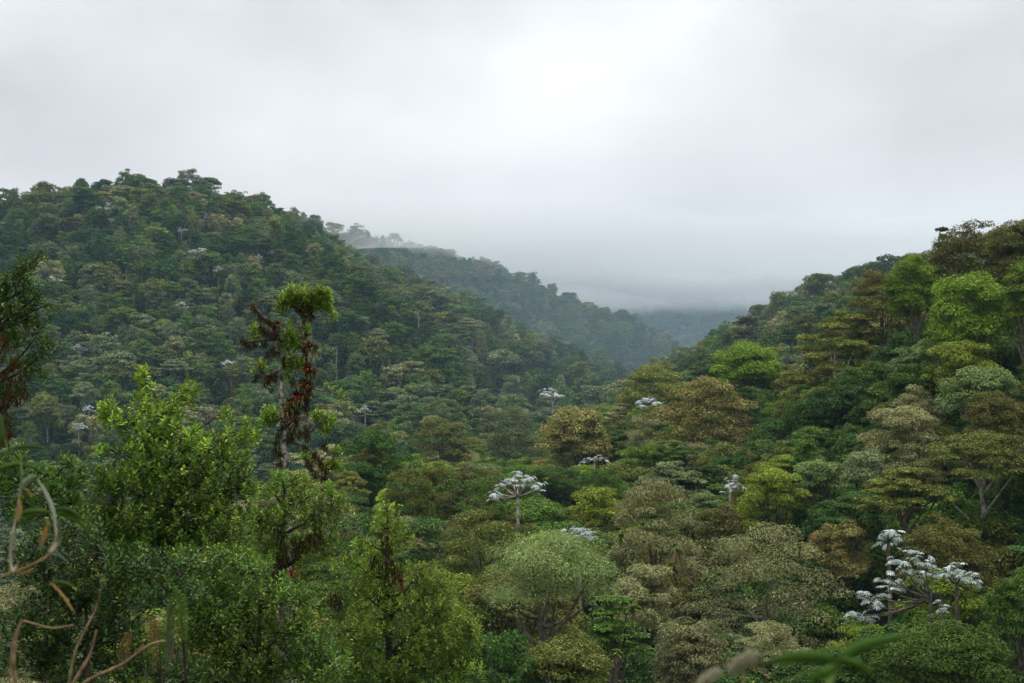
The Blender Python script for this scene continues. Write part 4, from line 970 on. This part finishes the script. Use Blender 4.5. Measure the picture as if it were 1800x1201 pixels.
# ferns
def fern(fronds, d, label, mat, w_px):
    b = P(fronds[0][0][0] + 4, 1320, d); g = np.array([b[0], b[1], (height1(b[0], b[1]))])
    t = thing('fern', label, 'fern', g, 'ferns in the left foreground')
    for fr in fronds:
        q = np.array([P(px, py, d - .02 * i) for i, (px, py) in enumerate(fr)]) - g
        n = 30; tt = np.linspace(0, 1, n); q = np.stack([np.interp(tt, np.linspace(0, 1, len(q)), q[:, a]) for a in range(3)], -1)
        q[1:-1] = (q[:-2] + 2 * q[1:-1] + q[2:]) / 4
        mb = MB(); mb.tube(q, np.linspace(.004, .001, n), 4)
        st = np.array([[0, 0, -.1], q[0] * .5 + [.08, 0, .1], q[0] * .85 + [.05, .0, .12], q[0]]); sm = MB(); sm.tube(st, [.006, .005, .004, .003], 5); sm.build('stalk', M_bark_dark, t)
        tg = unit(np.gradient(q, axis=0)); W = w_px / FPX * d
        for sgn in (-1, 1):
            s = unit(np.cross(tg, [0, 1., 0.12])) * sgn
            k = 30; tk = np.linspace(.03, .99, k); pos = np.stack([np.interp(tk, tt, q[:, a]) for a in range(3)], -1)
            ss = np.stack([np.interp(tk, tt, s[:, a]) for a in range(3)], -1); tgk = np.stack([np.interp(tk, tt, tg[:, a]) for a in range(3)], -1)
            ln = W * .5 * np.clip(np.sin(np.pi * (tk * .86 + .13)) ** .6, .1, 1)
            nor = np.cross(ss, tgk) * -sgn; nor = np.where((nor[:, 1] > 0)[:, None], -nor, nor)
            mb.leaves(pos, nor + rng.normal(0, .12, (k, 3)), ss + tgk * .35 + rng.normal(0, .05, (k, 3)), ln, ln * .1 + .0032, .03, np.clip(.4 + .4 * rng.random(k), 0, 1), fine=True)
        mb.build('frond', mat, t)
fern([[(304, 1036), (316, 1050), (321, 1075), (322, 1100), (326, 1128)], [(302, 1062), (296, 1090), (291, 1125), (286, 1165)]], 8.5, 'green fern with a frond hanging in the light, left foreground', F_fern, 25)
fern([[(262, 1085), (272, 1100), (272, 1140), (270, 1185)], [(226, 1112), (222, 1130), (218, 1150), (212, 1180)]], 8.0, 'withered brown fern with drooping fronds left of the green one', F_fern_dry, 24)
# out-of-focus plant close to the lens, bottom right
dl = 1.55; bl = P(1452, 1235, dl); gl = np.array([bl[0], bl[1], (height1(bl[0], bl[1]))])
wp = thing('grassy_weed', 'blurred green weed with long blades close to the lens, bottom right', 'plant', gl)
cane([(1474, 1158), (1466, 1180), (1455, 1205), (1452, 1235)], (.0035, .0045), mottled('weed_stem', (.12, .2, .04), (.2, .28, .07), 30, bump=.1), 'stem', dl, wp, gl)
e = bl - gl; mb = MB(); mb.tube(np.array([e, e * .5, [0, 0, -.1]]), [.0045, .005, .006], 7); mb.build('stem', bpy.data.materials['weed_stem'], wp, smooth=True)
F_weed = foliage('weed_leaf', (.08, .19, .02), (.15, .31, .04), trans=.35, gloss=.4)
for a, m_, b_, w in [((1474, 1162), (1410, 1160), (1345, 1168), .022), ((1472, 1166), (1520, 1140), (1612, 1116), .021), ((1476, 1158), (1510, 1172), (1535, 1192), .012), ((1470, 1170), (1450, 1190), (1420, 1200), .016)]:
    blade([P(*a, dl) - gl, P(*m_, dl) - gl, P(*b_, dl + .03) - gl], w, F_weed, 'leaf', wp)
M_fluff = foliage('seed_fluff', (.36, .31, .20), (.58, .52, .38), trans=.35, gloss=.1)
for px, py, r_, label in [(1306, 1164, 19, 'larger blurred beige seed head close to the lens at bottom edge'), (1248, 1190, 15, 'smaller blurred beige seed head close to the lens, lower left of its neighbour')]:
    d = 1.75; c = P(px, py, d); g = np.array([c[0], c[1], (height1(c[0], c[1]))])
    t = thing('seed_head', label, 'plant', g, 'seed heads close to the lens')
    r_m = r_ / FPX * d; e = c - g
    mb = MB(); mb.tube(np.array([[0, 0, -.1], e * .5 + [.01, 0, 0], e - [0, 0, r_m * .4]]), [.0028, .0022, .0018], 6); mb.build('stem', M_twig, t, smooth=True)
    mb = MB(); m = 800; u = sphere_dirs(m); lob_ = np.array([(-.5, 0, -.3), (.45, .1, .25), (0, -.2, .1), (.75, .1, .5), (-.8, 0, -.55)])[rng.integers(0, 5, m)] * r_m
    pos = e + lob_ + u * r_m * .55 * rng.random(m)[:, None] ** .5
    mb.leaves(pos, rng.normal(0, 1, (m, 3)), u + rng.normal(0, .3, (m, 3)), r_m * .35, r_m * .09); mb.build('fluff', M_fluff, t)

# ------------------------------------------------------------------ air: haze and the cloud bank on the far ridges
def volume(name, density, colr, aniso):
    m, t = mat_nodes(name)
    v = t.nodes.new('ShaderNodeVolumePrincipled'); v.inputs['Density'].default_value = density; v.inputs['Color'].default_value = (*colr, 1); v.inputs['Anisotropy'].default_value = aniso
    v.inputs['Density Attribute'].default_value = ''; v.inputs['Temperature Attribute'].default_value = ''
    o = t.nodes.new('ShaderNodeOutputMaterial'); t.links.new(v.outputs[0], o.inputs['Volume'])
    return m
bxv = np.array([(x, y, z) for z in (VALLEY - 25, 190) for y in (-3700, 3700) for x in (-3700, 3700)], float)
mb = MB(); mb.add(bxv, [[0, 2, 3, 1], [4, 5, 7, 6], [0, 1, 5, 4], [1, 3, 7, 5], [3, 2, 6, 7], [2, 0, 4, 6]])
tag(mb.build('haze', volume('haze_air', .00008, (.52, .79, 1.0), 0.0)), 'thin pale blue haze filling the valley air', 'haze', None, 'stuff')
def cloud_bank(y0, ramp, base_z, thick, density, colr, wild, label):
    """Closed, bumpy-bottomed layer that thins to nothing at its rim."""
    nx, ny = 110, 80; x0, x1, y1 = -2300, 2500, 3300
    X, Y = np.meshgrid(np.linspace(x0, x1, nx), y0 + (y1 - y0) * np.linspace(0, 1, ny) ** 1.4)
    base = base_z(Y) + wild * ((22 + 20 * np.clip((Y - 1300) / 300, 0, 1)) * vnoise(X / 210 + 2.2, Y / 210) + 15 * vnoise(X / 80, Y / 80 + 5))
    ev = np.clip((Y - y0) / ramp, 0, 1)
    edge = ev * ev * (3 - 2 * ev) * np.clip((y1 - Y) / 400, 0, 1) * np.clip((X - x0) / 500, 0, 1) * np.clip((x1 - X) / 500, 0, 1)
    th = edge * thick * (1 + .7 * vnoise(X / 300 + 7, Y / 300) + .35 * vnoise(X / 95 + 3, Y / 95))
    lo = base; top = lo + th; n = nx * ny
    V = np.concatenate([np.stack([X, Y, lo], -1).reshape(-1, 3), np.stack([X, Y, top], -1).reshape(-1, 3)])
    i, j = np.meshgrid(np.arange(ny - 1), np.arange(nx - 1), indexing='ij'); q = (i * nx + j).ravel()
    f1 = np.stack([q, q + nx, q + nx + 1, q + 1], -1); f2 = np.stack([q, q + 1, q + nx + 1, q + nx], -1) + n
    idx2 = np.arange(2 * n); rr = np.arange(n)
    bi = (rr // nx == 0) | (rr // nx == ny - 1) | (rr % nx == 0) | (rr % nx == nx - 1)
    idx2[n:][bi] = rr[bi]                                  # the rim shares its vertices, so the layer is closed
    mb = MB(); mb.add(V, np.concatenate([f1, idx2[f2]]))
    tag(mb.build('cloud', volume('cloud_vapour', density, colr, 0.0), smooth=True), label, 'cloud', None, 'stuff')
cloud_bank(955, 170, lambda Y: 115 - 4 * np.clip((Y - 1250) / 300, 0, 1), 44, .0085, (.86, .87, .89), 1.25, 'low ragged mist swallowing the tops of the far ridges')
cloud_bank(1000, 800, lambda Y: 158 + 0 * Y, 620, .00035, (.90, .91, .93), .5, 'high grey cloud bank hanging behind the left hill')
def valley_mist():
    plan = [(-1500, 1250), (-700, 1010), (-330, 960), (-165, 880), (-95, 735), (-55, 655), (10, 560), (110, 540), (200, 600), (330, 640), (700, 660), (1500, 900), (1900, 2500), (-1900, 2500)]
    n = len(plan); v = [(x, y, z) for z in (VALLEY - 22, 112) for x, y in plan]
    me = bpy.data.meshes.new('mist'); me.from_pydata(v, [], [list(range(n))[::-1], list(range(n, 2 * n))] + [[i, (i + 1) % n, n + (i + 1) % n, n + i] for i in range(n)])
    me.materials.append(volume('mist_vapour', .00036, (.66, .84, 1.0), 0.0))
    tag(link('mist', me), 'thin blue mist lying in the valley behind the left hill', 'mist', None, 'stuff')
valley_mist()
print('TRIANGLES', sum(len(m.loops) - 2 * len(m.polygons) for m in bpy.data.meshes))
